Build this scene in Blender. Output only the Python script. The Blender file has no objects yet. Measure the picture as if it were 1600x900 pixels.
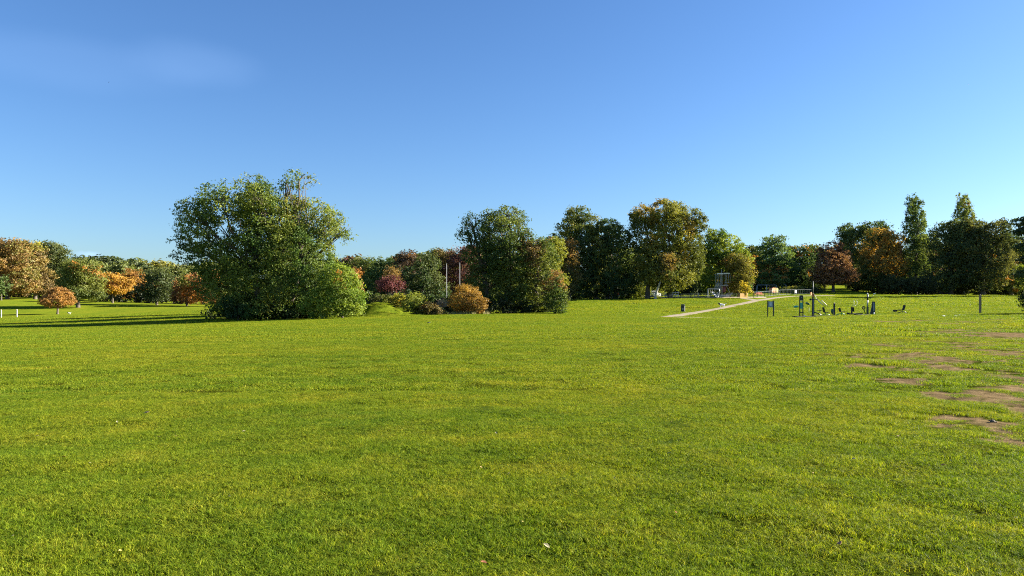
import bpy, math, random
import numpy as np
from mathutils import Vector, Matrix
R = math.radians
random.seed(7); RNG = np.random.default_rng(11)
scene = bpy.context.scene
COL = scene.collection

# ------------------------------------------------------------------ camera, sky, sun, exposure
F = 1164.0; HOR = 466.0; EYE = 1.6
cam_d = bpy.data.cameras.new('camera'); cam = bpy.data.objects.new('camera', cam_d); COL.objects.link(cam)
cam_d.sensor_width = 36; cam_d.lens = 36*F/1600; cam_d.shift_y = 16/1600
cam_d.clip_start = 0.1; cam_d.clip_end = 20000
cam.location = (0, 0, EYE); cam.rotation_euler = (R(90), 0, 0)
scene.camera = cam
SUN_EL, SUN_AZ = 21.0, 13.0          # elevation; degrees from +X (right) towards +Y (away)
sv = Vector((math.cos(R(SUN_EL))*math.cos(R(SUN_AZ)), math.cos(R(SUN_EL))*math.sin(R(SUN_AZ)), math.sin(R(SUN_EL))))
sl = bpy.data.lights.new('sun', 'SUN'); sl.energy = 5.0; sl.angle = R(0.53); sl.color = (1.0, 0.93, 0.80)
so = bpy.data.objects.new('sun', sl); COL.objects.link(so); so.rotation_euler = sv.to_track_quat('Z', 'Y').to_euler()
so.location = (60, 0, 60)
scene.view_settings.view_transform = 'Standard'; scene.view_settings.look = 'None'
scene.view_settings.exposure = 2.1; scene.view_settings.gamma = 1
world = bpy.data.worlds.new('World'); scene.world = world; world.use_nodes = True
wn = world.node_tree; wn.nodes.clear()
def N(nt, t, **kw):
    n = nt.nodes.new(t)
    for k, v in kw.items():
        if k in n.inputs.keys() if hasattr(n.inputs, 'keys') else False: n.inputs[k].default_value = v
        else: setattr(n, k, v)
    return n
sky = N(wn, 'ShaderNodeTexSky', sky_type='NISHITA', sun_disc=False, sun_elevation=R(SUN_EL), sun_rotation=R(90-SUN_AZ),
        altitude=60, air_density=1.0, dust_density=0.6, ozone_density=1.0)
tc = N(wn, 'ShaderNodeTexCoord')
def wdir(px, py): return Vector(((px-800)/F, 1, -(py-HOR)/F)).normalized()
def near(px, py, sx, sz, nscale, hardness):
    d = wdir(px, py)
    sub = N(wn, 'ShaderNodeVectorMath', operation='SUBTRACT'); wn.links.new(tc.outputs['Generated'], sub.inputs[0]); sub.inputs[1].default_value = d
    mul = N(wn, 'ShaderNodeVectorMath', operation='MULTIPLY'); wn.links.new(sub.outputs[0], mul.inputs[0]); mul.inputs[1].default_value = (1/sx, .5/sx, 1/sz)
    ln = N(wn, 'ShaderNodeVectorMath', operation='LENGTH'); wn.links.new(mul.outputs[0], ln.inputs[0])
    no = N(wn, 'ShaderNodeTexNoise'); no.inputs['Scale'].default_value = nscale; no.inputs['Detail'].default_value = 6
    wn.links.new(tc.outputs['Generated'], no.inputs['Vector'])
    ad = N(wn, 'ShaderNodeMath', operation='MULTIPLY_ADD'); wn.links.new(no.outputs['Fac'], ad.inputs[0]); ad.inputs[1].default_value = hardness
    wn.links.new(ln.outputs['Value'], ad.inputs[2])
    mr = N(wn, 'ShaderNodeMapRange', interpolation_type='SMOOTHSTEP'); wn.links.new(ad.outputs[0], mr.inputs['Value'])
    mr.inputs['From Min'].default_value = .2+hardness*.5; mr.inputs['From Max'].default_value = 1+hardness*.5
    mr.inputs['To Min'].default_value = 1; mr.inputs['To Max'].default_value = 0
    return mr.outputs[0]
cur = sky.outputs[0]
for (px, py, sx, sz, ns, hd, amt) in [(305, 98, .09, .035, 7, .9, .055), (70, 92, .16, .035, 5, .9, .04), (140, 398, .014, .006, 90, .8, .3)]:
    f = near(px, py, sx, sz, ns, hd)
    mm = N(wn, 'ShaderNodeMath', operation='MULTIPLY'); wn.links.new(f, mm.inputs[0]); mm.inputs[1].default_value = amt
    mx = N(wn, 'ShaderNodeMix', data_type='RGBA'); wn.links.new(mm.outputs[0], mx.inputs[0])
    wn.links.new(cur, mx.inputs[6]); mx.inputs[7].default_value = (9.0, 9.4, 10.0, 1); cur = mx.outputs[2]
hs = N(wn, 'ShaderNodeHueSaturation'); hs.inputs['Saturation'].default_value = 1.05
tn = N(wn, 'ShaderNodeMix', data_type='RGBA', blend_type='MULTIPLY'); tn.inputs[0].default_value = 1; tn.inputs[7].default_value = (.475, .650, .93, 1)
wn.links.new(cur, tn.inputs[6]); wn.links.new(tn.outputs[2], hs.inputs['Color'])
bg = N(wn, 'ShaderNodeBackground'); bg.inputs[1].default_value = 0.050; wn.links.new(hs.outputs[0], bg.inputs[0])
wo = N(wn, 'ShaderNodeOutputWorld'); wn.links.new(bg.outputs[0], wo.inputs[0])
scene.cycles.use_denoising = False; scene.cycles.filter_width = 1.1; scene.cycles.max_bounces = 6; scene.cycles.diffuse_bounces = 3; scene.cycles.transmission_bounces = 4

# ------------------------------------------------------------------ noise and terrain
def _h(ix, iy, seed):
    n = (ix.astype(np.int64)*374761393 + iy.astype(np.int64)*668265263 + seed*974634777) & 0x7fffffff
    n = ((n ^ (n >> 13))*1274126177) & 0x7fffffff
    return ((n ^ (n >> 16)) & 0xffff)/65535.0
def noise(x, y, seed=0):
    x = np.asarray(x, float); y = np.asarray(y, float)
    ix = np.floor(x); iy = np.floor(y); fx = x-ix; fy = y-iy
    fx = fx*fx*(3-2*fx); fy = fy*fy*(3-2*fy)
    a = _h(ix, iy, seed); b = _h(ix+1, iy, seed); c = _h(ix, iy+1, seed); d = _h(ix+1, iy+1, seed)
    return (a*(1-fx)+b*fx)*(1-fy)+(c*(1-fx)+d*fx)*fy
def fbm(x, y, seed=0, o=3):
    s = 0; a = .5; t = 0
    for i in range(o):
        s = s + a*noise(x*2**i, y*2**i, seed+i*17); t += a; a *= .5
    return s/t
TY = [0, 10, 20, 40, 60, 75, 90, 110, 140, 160, 190, 230, 270, 330, 450, 700, 1500, 5000]
TP = {
 -300: [0,-.05,-.12,-.5,-1.1,-1.4,-1.5,-1.7,-2.3,-2.6,-2.6,.6,2.4,5,12,22,40,60],
 0:    [0,-.05,-.12,-.5,-1.05,-1.3,-1.35,-1.6,-2.1,-2.65,-2.65,.6,2.2,5,12,22,40,60],
 150:  [0,-.04,-.1,-.42,-.98,-1.2,-.95,-1.05,-1.55,-2.45,-2.4,-.3,.8,2.4,10,20,40,60],
 350:  [0,-.03,-.08,-.3,-.6,-.78,-.48,-.55,-.95,-1.0,-.95,-.8,-.4,1.5,8,19,38,60],
 450:  [0,-.02,-.06,-.2,-.42,-.6,-.75,-1.5,-2,-2,-1.6,-.9,-.2,2,8,18,38,60],
 580:  [0,-.02,-.05,-.15,-.28,-.33,-.5,-2.2,-3.2,-3.3,-2.6,-1,.2,3,9,18,38,60],
 750:  [0,-.02,-.05,-.12,-.18,-.15,-.25,-1,-2.5,-3,-2.8,-1,.4,3,9,18,38,60],
 890:  [0,0,-.03,-.1,-.2,-.3,-.3,.3,1.42,1.2,1,2,3,5,10,18,38,60],
 980: [0,0,0,-.05,-.2,-.38,-.45,0,1.45,1.4,1.1,2,3,5,10,18,38,60],
 1050: [0,0,0,-.05,-.2,-.45,-.62,-.3,1.5,2.1,1.9,2,3,5,10,18,38,60],
 1150: [0,0,0,-.05,-.2,-.45,-.5,.05,1.52,2.25,2.7,4,5,7,12,20,38,60],
 1200: [0,0,0,-.05,-.18,-.42,-.4,.3,1.5,2.25,3.6,5,6.2,8,12,20,38,60],
 1250: [0,0,0,-.03,-.15,-.3,.0,.62,1.6,2.25,3.2,5,6.5,9,13,20,38,60],
 1330: [0,0,.02,0,-.08,-.15,.2,.8,1.7,2.25,3.4,5.4,7,9,13,20,38,60],
 1450: [0,0,.03,.03,.02,.05,.38,.92,1.75,2.3,1.7,1.6,2.5,6,12,20,38,60],
 1600: [0,0,.04,.06,.1,.27,.58,1.05,1.8,2.3,1.7,1.6,2.5,6,12,20,38,60],
 1900: [0,0,.04,.06,.1,.3,.6,1.1,1.8,2.3,1.7,1.6,2.5,6,12,20,38,60]}
_px = np.array(sorted(TP)); _t = np.array([TP[p] for p in sorted(TP)], float)
_ly = np.linspace(math.log(5), math.log(5005), 500)
_gp = np.linspace(-300, 1900, 221)
_tab = np.array([np.interp(np.exp(_ly)-5, TY, row) for row in _t])
_tab = np.array([np.interp(_gp, _px, _tab[:, j]) for j in range(500)]).T
def _blur(a, k, ax):
    ker = np.hanning(2*k+3)[1:-1]; ker /= ker.sum()
    pad = [(0, 0), (0, 0)]; pad[ax] = (k, k)
    b = np.pad(a, pad, mode='edge')
    return np.apply_along_axis(lambda v: np.convolve(v, ker, 'valid'), ax, b)
_tab = _blur(_blur(_tab, 4, 0), 5, 1)
def H(x, y, detail=True):
    x = np.asarray(x, float); y = np.asarray(y, float)
    r = np.hypot(x, y); th = np.arctan2(x, y); a = np.minimum(np.abs(th), R(43))
    d = r*np.cos(a); px = 800+F*np.tan(np.sign(th)*a)
    fi = np.clip((px+300)/10, 0, 219.999); fj = np.clip((np.log(d+5)-_ly[0])/(_ly[1]-_ly[0]), 0, 498.999)
    i = fi.astype(int); j = fj.astype(int); u = fi-i; v = fj-j
    z = (_tab[i, j]*(1-u)+_tab[i+1, j]*u)*(1-v)+(_tab[i, j+1]*(1-u)+_tab[i+1, j+1]*u)*v
    b = np.clip((np.abs(th)-R(60))/R(80), 0, 1); z = z*(1-b*.85)
    # grassy mound in front of the shrubs
    mx, my = (594-800)/F*81, 81.
    z = z+1.3*np.exp(-(((x-mx)/2.5)**2+((y-my)/2.0)**2)**1.2)+.32*np.exp(-(((x-mx+.7)/1.1)**2+((y-my+.6)/1.3)**2))
    z = z+(fbm(x*1.1, y*1.1, 33)-.5)*.22*np.exp(-(((x-mx)/3.)**2+((y-my)/2.6)**2))
    if detail:
        rough = np.clip((x/np.maximum(y, 1)-.25)*3, 0, 1)*np.clip((80-y)/30, 0, 1)
        z = z+(fbm(x*.35, y*.35, 3)-.5)*.06*np.clip(r/8, 0, 1)
        fd = np.clip((30-r)/15, 0, 1)
        z = z+fd*((noise(x*1.6, y*1.6, 5)-.5)*.035+(fbm(x*1.9, y*1.9, 8, 2)-.5)*(.015+.05*rough))
    return z
def G(px, Y, sink=0.0):
    x = (px-800)/F*Y; return Vector((x, Y, float(H(x, Y))-sink))
def P(px, py, Y): return Vector(((px-800)/F*Y, Y, EYE-(py-HOR)/F*Y))
def Yat(px, py, lo=4, hi=400):
    ys = np.linspace(lo, hi, 1600); xs = (px-800)/F*ys
    q = HOR+(EYE-H(xs, ys, False))/ys*F
    k = np.nonzero(q <= py)[0]
    return float(ys[k[0]]) if len(k) else hi
# worn, bare soil on the right of the lawn: blotches of real ground (x, y, half widths in metres)
BARE = []
for (px, py, rx, ry) in [(1585, 665, 70, 16), (1530, 622, 75, 12), (1600, 640, 50, 14), (1395, 597, 32, 7), (1440, 565, 45, 8), (1300, 553, 42, 5), (1590, 690, 40, 10),
                         (1385, 574, 36, 6), (1560, 523, 70, 8), (1485, 503, 24, 4), (1585, 557, 42, 7), (1410, 541, 45, 4), (1500, 540, 40, 5), (1280, 540, 20, 3),
                         (1560, 590, 40, 7), (1600, 530, 60, 8), (1420, 503, 40, 3), (1480, 580, 20, 5), (1460, 619, 24, 5), (1620, 610, 30, 10)]:
    Y = 1.6*F/(py-HOR); BARE.append(((px-800)/F*Y, Y, rx/F*Y, Y*Y/(1.6*F)*ry))
def bare(x, y):
    x = np.asarray(x, float); y = np.asarray(y, float); m = np.zeros_like(x)
    for (bx, by, rx, ry) in BARE:
        m = np.maximum(m, np.exp(-(((x-bx)/rx)**2+((y-by)/ry)**2)*.8))
    reg = np.clip((x/np.maximum(y, 2)-.34)*4, 0, 1)*np.clip((y-7)/4, 0, 1)*np.clip((72-y)/15, 0, 1)
    n = fbm(x*1.3, y*.9, 21, 4)
    n2 = fbm(x*4.2, y*3.0, 61, 3)
    n3 = fbm(x*1.1+7, y*2.6, 71, 2)
    env = np.clip(m*1.3+reg*1.5, 0, 1)
    v = m*.70+reg*.50+env*((n-.5)*1.4+(n2-.5)*2.0+(n3-.5)*.5)
    # mound foot and two worn spots
    v = np.maximum(v, 1.4*np.exp(-(((x+14.9)/.8)**2+((y-79.0)/.6)**2))+(n-.5)*.8)
    return np.clip((v-.50)/.42, 0, 1)

# ------------------------------------------------------------------ materials
def mat(name):
    m = bpy.data.materials.new(name); m.use_nodes = True; nt = m.node_tree; nt.nodes.clear()
    return m, nt, N(nt, 'ShaderNodeOutputMaterial')
def ramp(nt, fac, stops):
    r = N(nt, 'ShaderNodeValToRGB'); nt.links.new(fac, r.inputs[0]); e = r.color_ramp.elements
    while len(e) < len(stops): e.new(.5)
    for k, (p, c) in enumerate(stops): e[k].position = p; e[k].color = (*c, 1)
    return r.outputs[0]
def tnoise(nt, scale, detail=3, vec=None, rough=.55):
    n = N(nt, 'ShaderNodeTexNoise'); n.inputs['Scale'].default_value = scale; n.inputs['Detail'].default_value = detail; n.inputs['Roughness'].default_value = rough
    if vec is not None: nt.links.new(vec, n.inputs['Vector'])
    return n.outputs['Fac']
def mixc(nt, fac, a, b, mode='MIX'):
    m = N(nt, 'ShaderNodeMix', data_type='RGBA', blend_type=mode)
    if isinstance(fac, (int, float)): m.inputs[0].default_value = fac
    else: nt.links.new(fac, m.inputs[0])
    for k, v in ((6, a), (7, b)):
        if isinstance(v, tuple): m.inputs[k].default_value = (*v, 1)
        else: nt.links.new(v, m.inputs[k])
    return m.outputs[2]
def simple(name, col, rough=.6, metal=0., var=.15, scale=12.):
    m, nt, out = mat(name); t = N(nt, 'ShaderNodeTexCoord')
    f = tnoise(nt, scale, 4, t.outputs['Object'])
    c = ramp(nt, f, [(.3, tuple(v*(1-var) for v in col)), (.7, tuple(min(1, v*(1+var)) for v in col))])
    b = N(nt, 'ShaderNodeBsdfPrincipled'); b.inputs['Roughness'].default_value = rough; b.inputs['Metallic'].default_value = metal
    nt.links.new(c, b.inputs['Base Color']); nt.links.new(b.outputs[0], out.inputs[0]); return m
def grass_colour(nt, far=False):
    g = N(nt, 'ShaderNodeNewGeometry'); pos = g.outputs['Position']
    flat = N(nt, 'ShaderNodeVectorMath', operation='MULTIPLY'); nt.links.new(pos, flat.inputs[0]); flat.inputs[1].default_value = (1, 1, 0)
    st = N(nt, 'ShaderNodeVectorMath', operation='MULTIPLY'); nt.links.new(pos, st.inputs[0]); st.inputs[1].default_value = (.25, 1, 0)
    a = tnoise(nt, .11, 4, flat.outputs[0], .6); b = tnoise(nt, 1.1, 4, flat.outputs[0], .65); c = tnoise(nt, .55, 5, st.outputs[0], .6)
    c1 = ramp(nt, a, [(.34, (.085, .150, .014)), (.5, (.150, .200, .015)), (.66, (.270, .245, .024))])
    c2 = ramp(nt, b, [(.30, (.060, .120, .014)), (.48, (.155, .205, .017)), (.70, (.33, .29, .040))])
    c3 = ramp(nt, c, [(.34, (.085, .160, .014)), (.6, (.205, .235, .020))])
    dk = tnoise(nt, .8, 8, flat.outputs[0], .72)
    df = ramp(nt, dk, [(.31, (.75, .75, .75)), (.40, (0, 0, 0))])
    lt = tnoise(nt, 5.0, 3, flat.outputs[0], .7); lf = ramp(nt, lt, [(.35, (.80, .84, .8)), (.62, (1.15, 1.12, 1.1))])
    out = mixc(nt, df, mixc(nt, .35, mixc(nt, .5, c1, c2), c3), (.030, .070, .014))
    sk = tnoise(nt, 22.0, 2, flat.outputs[0], .7); sf = ramp(nt, sk, [(.36, (.62, .68, .6)), (.58, (1.40, 1.36, 1.15))])
    return mixc(nt, 1.0, mixc(nt, 1.0, out, lf, 'MULTIPLY'), sf, 'MULTIPLY'), pos, flat.outputs[0]
# ground (lawn soil and far sward)
def ground_material():
    m, nt, out = mat('lawn_ground')
    gc, pos, flat = grass_colour(nt)
    at = N(nt, 'ShaderNodeAttribute', attribute_name='soil')
    n1 = tnoise(nt, 3.0, 6, flat, .7); n2 = tnoise(nt, 18, 3, flat, .6)
    soil = ramp(nt, n1, [(.3, (.06, .045, .02)), (.5, (.165, .115, .058)), (.7, (.27, .19, .10))])
    under = ramp(nt, n2, [(.3, (.040, .050, .008)), (.7, (.11, .11, .018))])
    nearf = N(nt, 'ShaderNodeAttribute', attribute_name='farness')
    gg = mixc(nt, nearf.outputs['Fac'], mixc(nt, 1.0, gc, ramp(nt, n2, [(.35, (.12, .13, .14)), (.7, (.46, .44, .5))]), 'MULTIPLY'), gc)
    ad = N(nt, 'ShaderNodeMath', operation='MULTIPLY_ADD'); nt.links.new(n2, ad.inputs[0]); ad.inputs[1].default_value = .8; ad.inputs[2].default_value = -.4
    a2 = N(nt, 'ShaderNodeMath', operation='ADD', use_clamp=True); nt.links.new(ad.outputs[0], a2.inputs[0]); nt.links.new(at.outputs['Fac'], a2.inputs[1])
    mu = N(nt, 'ShaderNodeMath', operation='MULTIPLY', use_clamp=True); nt.links.new(a2.outputs[0], mu.inputs[0]); 
    mr = N(nt, 'ShaderNodeMapRange'); nt.links.new(at.outputs['Fac'], mr.inputs[0]); mr.inputs[1].default_value = 0; mr.inputs[2].default_value = .25
    nt.links.new(mr.outputs[0], mu.inputs[1])
    base = mixc(nt, mu.outputs[0], mixc(nt, 1.0, gg, (.82, .80, .82), 'MULTIPLY'), soil)
    d = N(nt, 'ShaderNodeBsdfPrincipled'); d.inputs['Roughness'].default_value = 1; d.inputs['Specular IOR Level'].default_value = 0
    nt.links.new(base, d.inputs['Base Color'])
    bn = tnoise(nt, 2.2, 8, flat, .75); bp = N(nt, 'ShaderNodeBump'); bp.inputs['Strength'].default_value = .5; bp.inputs['Distance'].default_value = .08
    nt.links.new(bn, bp.inputs['Height']); nt.links.new(bp.outputs[0], d.inputs['Normal'])
    nt.links.new(d.outputs[0], out.inputs[0]); return m
def blade_material():
    m, nt, out = mat('grass_blade')
    gc, pos, flat = grass_colour(nt)
    at = N(nt, 'ShaderNodeAttribute', attribute_name='tone')
    tone = ramp(nt, at.outputs['Fac'], [(0, (.32, .46, .34)), (.45, (1.0, 1.05, .9)), (.84, (1.25, 1.12, .9)), (.95, (1.6, 1.28, 1.2)), (1, (1.9, 1.45, 2.2))])
    c = mixc(nt, 1.0, gc, tone, 'MULTIPLY')
    d = N(nt, 'ShaderNodeBsdfPrincipled'); d.inputs['Roughness'].default_value = .55; d.inputs['Specular IOR Level'].default_value = .08; nt.links.new(c, d.inputs['Base Color'])
    t = N(nt, 'ShaderNodeBsdfTranslucent'); c2 = mixc(nt, 1.0, c, (1.25, 1.25, .6), 'MULTIPLY'); nt.links.new(c2, t.inputs[0])
    mx = N(nt, 'ShaderNodeMixShader'); mx.inputs[0].default_value = .38; nt.links.new(d.outputs[0], mx.inputs[1]); nt.links.new(t.outputs[0], mx.inputs[2])
    nt.links.new(mx.outputs[0], out.inputs[0]); return m
def leaf_material():
    m, nt, out = mat('foliage_leaf')
    at = N(nt, 'ShaderNodeAttribute', attribute_name='leaf_colour'); oi = N(nt, 'ShaderNodeObjectInfo')
    c = mixc(nt, 1.0, at.outputs['Color'], oi.outputs['Color'], 'MULTIPLY')
    d = N(nt, 'ShaderNodeBsdfDiffuse'); nt.links.new(c, d.inputs[0])
    t = N(nt, 'ShaderNodeBsdfTranslucent'); nt.links.new(mixc(nt, 1.0, c, (1.3, 1.25, .6), 'MULTIPLY'), t.inputs[0])
    g = N(nt, 'ShaderNodeBsdfGlossy'); g.inputs[0].default_value = (.9, .9, .85, 1); g.inputs['Roughness'].default_value = .55
    mx = N(nt, 'ShaderNodeMixShader'); mx.inputs[0].default_value = .33; nt.links.new(d.outputs[0], mx.inputs[1]); nt.links.new(t.outputs[0], mx.inputs[2])
    m2 = N(nt, 'ShaderNodeMixShader'); m2.inputs[0].default_value = .018; nt.links.new(mx.outputs[0], m2.inputs[1]); nt.links.new(g.outputs[0], m2.inputs[2])
    nt.links.new(m2.outputs[0], out.inputs[0]); return m
M_GROUND = ground_material(); M_BLADE = blade_material(); M_LEAF = leaf_material()
def bark_material(name, a, b):
    m, nt, out = mat(name); t = N(nt, 'ShaderNodeTexCoord')
    s = N(nt, 'ShaderNodeVectorMath', operation='MULTIPLY'); nt.links.new(t.outputs['Object'], s.inputs[0]); s.inputs[1].default_value = (3, 3, .7)
    f = tnoise(nt, 3.5, 6, s.outputs[0], .7); d = N(nt, 'ShaderNodeBsdfPrincipled'); d.inputs['Roughness'].default_value = .9
    nt.links.new(ramp(nt, f, [(.35, a), (.65, b)]), d.inputs['Base Color'])
    bp = N(nt, 'ShaderNodeBump'); bp.inputs['Distance'].default_value = .05; nt.links.new(f, bp.inputs['Height']); nt.links.new(bp.outputs[0], d.inputs['Normal'])
    nt.links.new(d.outputs[0], out.inputs[0]); return m
M_BARK = bark_material('bark', (.055, .042, .03), (.16, .13, .095))
M_PALEBARK = bark_material('pale_bark', (.30, .26, .20), (.55, .50, .42))
M_TWIG = bark_material('pale_twig', (.22, .16, .10), (.42, .32, .22))
M_BLACK = simple('black_steel', (.018, .02, .022), .4, .2); M_RUBBER = simple('black_rubber', (.02, .02, .02), .85)
M_GREENP = simple('green_paint', (.06, .34, .10), .4); M_TEAL = simple('teal_plastic', (.07, .38, .26), .4)
M_STEEL = simple('galvanised_steel', (.34, .35, .36), .5, .2); M_DULL = simple('dull_grey_steel', (.12, .125, .13), .6, .2); M_POSTGREY = simple('grey_white_paint', (.42, .41, .39), .6, 0, .1); M_WHITE = simple('white_paint', (.75, .75, .72), .5, 0, .06)
M_CREAM = simple('cream_plastic', (.78, .70, .42), .5, 0, .06); M_ORANGE = simple('orange_plastic', (.65, .20, .04), .5)
M_WOOD = simple('weathered_wood', (.24, .17, .10), .8, 0, .3, 20); M_PALEWOOD = simple('pale_wood', (.66, .60, .42), .7, 0, .15)
M_RED = simple('red_plastic', (.62, .09, .05), .5); M_YELLOW = simple('yellow_paint', (.30, .165, .012), .7); M_LIME = simple('lime_yellow', (.42, .40, .05), .6)
M_PURPLE = simple('maroon_panel', (.16, .05, .07), .6); M_FENCE = simple('blue_grey_metal', (.07, .10, .11), .6, .0); M_DARKFENCE = simple('dark_green_metal', (.04, .07, .05), .5, .3)
M_GREY = simple('grey_panel', (.25, .28, .31), .5); M_GLASS = simple('dark_window', (.02, .025, .03), .1); M_SKIN = simple('skin', (.50, .32, .24), .6)
M_PATH = simple('path_gravel', (.23, .175, .10), .95, 0, .18, 1.5); M_SAND = simple('play_surface', (.40, .30, .21), .95, 0, .2, .6)
M_TRACK = simple('worn_earth', (.40, .33, .19), .95, 0, .2, 1.5)

# ------------------------------------------------------------------ object helpers
def tag(o, label=None, cat=None, group=None, kind=None):
    if label: o['label'] = label
    if cat: o['category'] = cat
    if group: o['group'] = group
    if kind: o['kind'] = kind
    return o
def empty(name, loc, rz=0, **kw):
    o = bpy.data.objects.new(name, None); COL.objects.link(o); o.location = loc; o.rotation_euler = (0, 0, rz); o.empty_display_size = .2
    return tag(o, **kw)
def link(name, me, m, parent=None, loc=None):
    o = bpy.data.objects.new(name, me); COL.objects.link(o)
    if m is not None and not len(me.materials): me.materials.append(m)
    if parent is not None: o.parent = parent
    if loc is not None: o.location = loc
    return o
def mesh_np(name, V, Fc, smooth=False):
    """V (n,3); Fc (m,k) all faces of k corners"""
    me = bpy.data.meshes.new(name); V = np.asarray(V, np.float32); Fc = np.asarray(Fc, np.int32); m, k = Fc.shape
    me.vertices.add(len(V)); me.vertices.foreach_set('co', V.ravel())
    me.loops.add(m*k); me.loops.foreach_set('vertex_index', Fc.ravel())
    me.polygons.add(m); me.polygons.foreach_set('loop_start', np.arange(0, m*k, k, dtype=np.int32))
    me.polygons.foreach_set('use_smooth', np.full(m, smooth))
    me.update(calc_edges=True); return me
class MB:
    def __init__(s): s.v = []; s.f = []
    def add(s, vs, fs):
        n = len(s.v); s.v += [tuple(v) for v in vs]; s.f += [tuple(i+n for i in f) for f in fs]; return s
    def box(s, c, d, rz=0, rx=0, ry=0):
        x, y, z = d[0]/2, d[1]/2, d[2]/2; b = min(x, y, z)*.18
        M = Matrix.Rotation(rz, 3, 'Z') @ Matrix.Rotation(ry, 3, 'Y') @ Matrix.Rotation(rx, 3, 'X'); c = Vector(c)
        vs = []
        for (zz, k) in ((-z, b), (-z+b, 0), (z-b, 0), (z, b)):
            for (sx, sy) in ((-1, -1), (1, -1), (1, 1), (-1, 1)): vs.append(c+M@Vector((sx*(x-k), sy*(y-k), zz)))
        fs = [(3, 2, 1, 0), (12, 13, 14, 15)]
        for r in range(3):
            for k in range(4): a = r*4+k; b_ = r*4+(k+1) % 4; fs.append((a, b_, b_+4, a+4))
        return s.add(vs, fs)
    def tube(s, pts, rad, n=8):
        pts = [Vector(p) for p in pts]; rr = rad if isinstance(rad, (list, tuple)) else [rad]*len(pts)
        rings = []
        for i, p in enumerate(pts):
            t = (pts[min(i+1, len(pts)-1)]-pts[max(i-1, 0)]).normalized()
            u = t.cross(Vector((0, 0, 1)) if abs(t.z) < .9 else Vector((1, 0, 0))).normalized(); w = t.cross(u)
            rings.append([p+(u*math.cos(a)+w*math.sin(a))*rr[i] for a in [2*math.pi*k/n for k in range(n)]])
        vs = [v for r in rings for v in r]; fs = []
        for i in range(len(pts)-1):
            for k in range(n): a = i*n+k; b = i*n+(k+1) % n; fs.append((a, b, b+n, a+n))
        fs.append(tuple(range(n-1, -1, -1))); fs.append(tuple((len(pts)-1)*n+k for k in range(n)))
        return s.add(vs, fs)
    def ball(s, c, r, n=10, m=7):
        c = Vector(c); r = r if isinstance(r, (tuple, list)) else (r, r, r); vs = []; fs = []
        for i in range(m+1):
            a = math.pi*i/m
            for k in range(n): b = 2*math.pi*k/n; vs.append(c+Vector((r[0]*math.sin(a)*math.cos(b), r[1]*math.sin(a)*math.sin(b), r[2]*math.cos(a))))
        for i in range(m):
            for k in range(n): a = i*n+k; b = i*n+(k+1) % n; fs.append((a, a+n, b+n, b))
        return s.add(vs, fs)
    def extr(s, outline, y0, y1):          # outline in x,z extruded along y
        n = len(outline); vs = [(x, y0, z) for x, z in outline]+[(x, y1, z) for x, z in outline]
        fs = [tuple(range(n)), tuple(range(2*n-1, n-1, -1))]+[((k+1) % n, k, k+n, (k+1) % n+n) for k in range(n)]
        return s.add(vs, fs)
    def build(s, name, m, parent=None, smooth=False, loc=None):
        me = bpy.data.meshes.new(name); me.from_pydata([tuple(v) for v in s.v], [], s.f)
        if smooth: me.polygons.foreach_set('use_smooth', [len(p.vertices) < 5 for p in me.polygons])
        me.update(); return link(name, me, m, parent, loc)

# ------------------------------------------------------------------ the ground
def make_ground():
    rad = [1.2]
    while rad[-1] < 70: rad.append(rad[-1]*1.013)
    while rad[-1] < 420: rad.append(rad[-1]*1.018)
    while rad[-1] < 5000: rad.append(rad[-1]*1.12)
    rad = np.array(rad); fine = np.linspace(-R(50), R(50), 540); coarse = np.linspace(R(50), 2*math.pi-R(50), 62)[1:-1]
    th = np.concatenate([fine, coarse]); nt_ = len(th); nr = len(rad)
    Rr, Th = np.meshgrid(rad, th, indexing='ij'); X = Rr*np.sin(Th); Y = Rr*np.cos(Th); Z = H(X, Y)
    V = np.stack([X, Y, Z], -1).reshape(-1, 3)
    i = np.arange(nr-1)[:, None]*nt_; k = np.arange(nt_)[None, :]; k2 = (k+1) % nt_
    Fc = np.stack([i+k, i+nt_+k, i+nt_+k2, i+k2], -1).reshape(-1, 4)
    c = len(V); V = np.vstack([V, [[0, 0, 0]]])
    me = mesh_np('lawn', V, np.vstack([Fc, np.stack([np.full(nt_//2, c), np.arange(0, nt_-1, 2)[:nt_//2], (np.arange(0, nt_-1, 2)+1)[:nt_//2], (np.arange(0, nt_-1, 2)+2)[:nt_//2] % nt_], -1)]), True)
    a = me.attributes.new('soil', 'FLOAT', 'POINT'); a.data.foreach_set('value', bare(V[:, 0], V[:, 1]).astype(np.float32))
    fr = np.clip((np.hypot(V[:, 0], V[:, 1])-30)/120, 0, 1)**.6
    a = me.attributes.new('farness', 'FLOAT', 'POINT'); a.data.foreach_set('value', fr.astype(np.float32))
    tag(link('ground', me, M_GROUND), 'wide mown park lawn rolling away to the trees', kind='structure')
make_ground()

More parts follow.
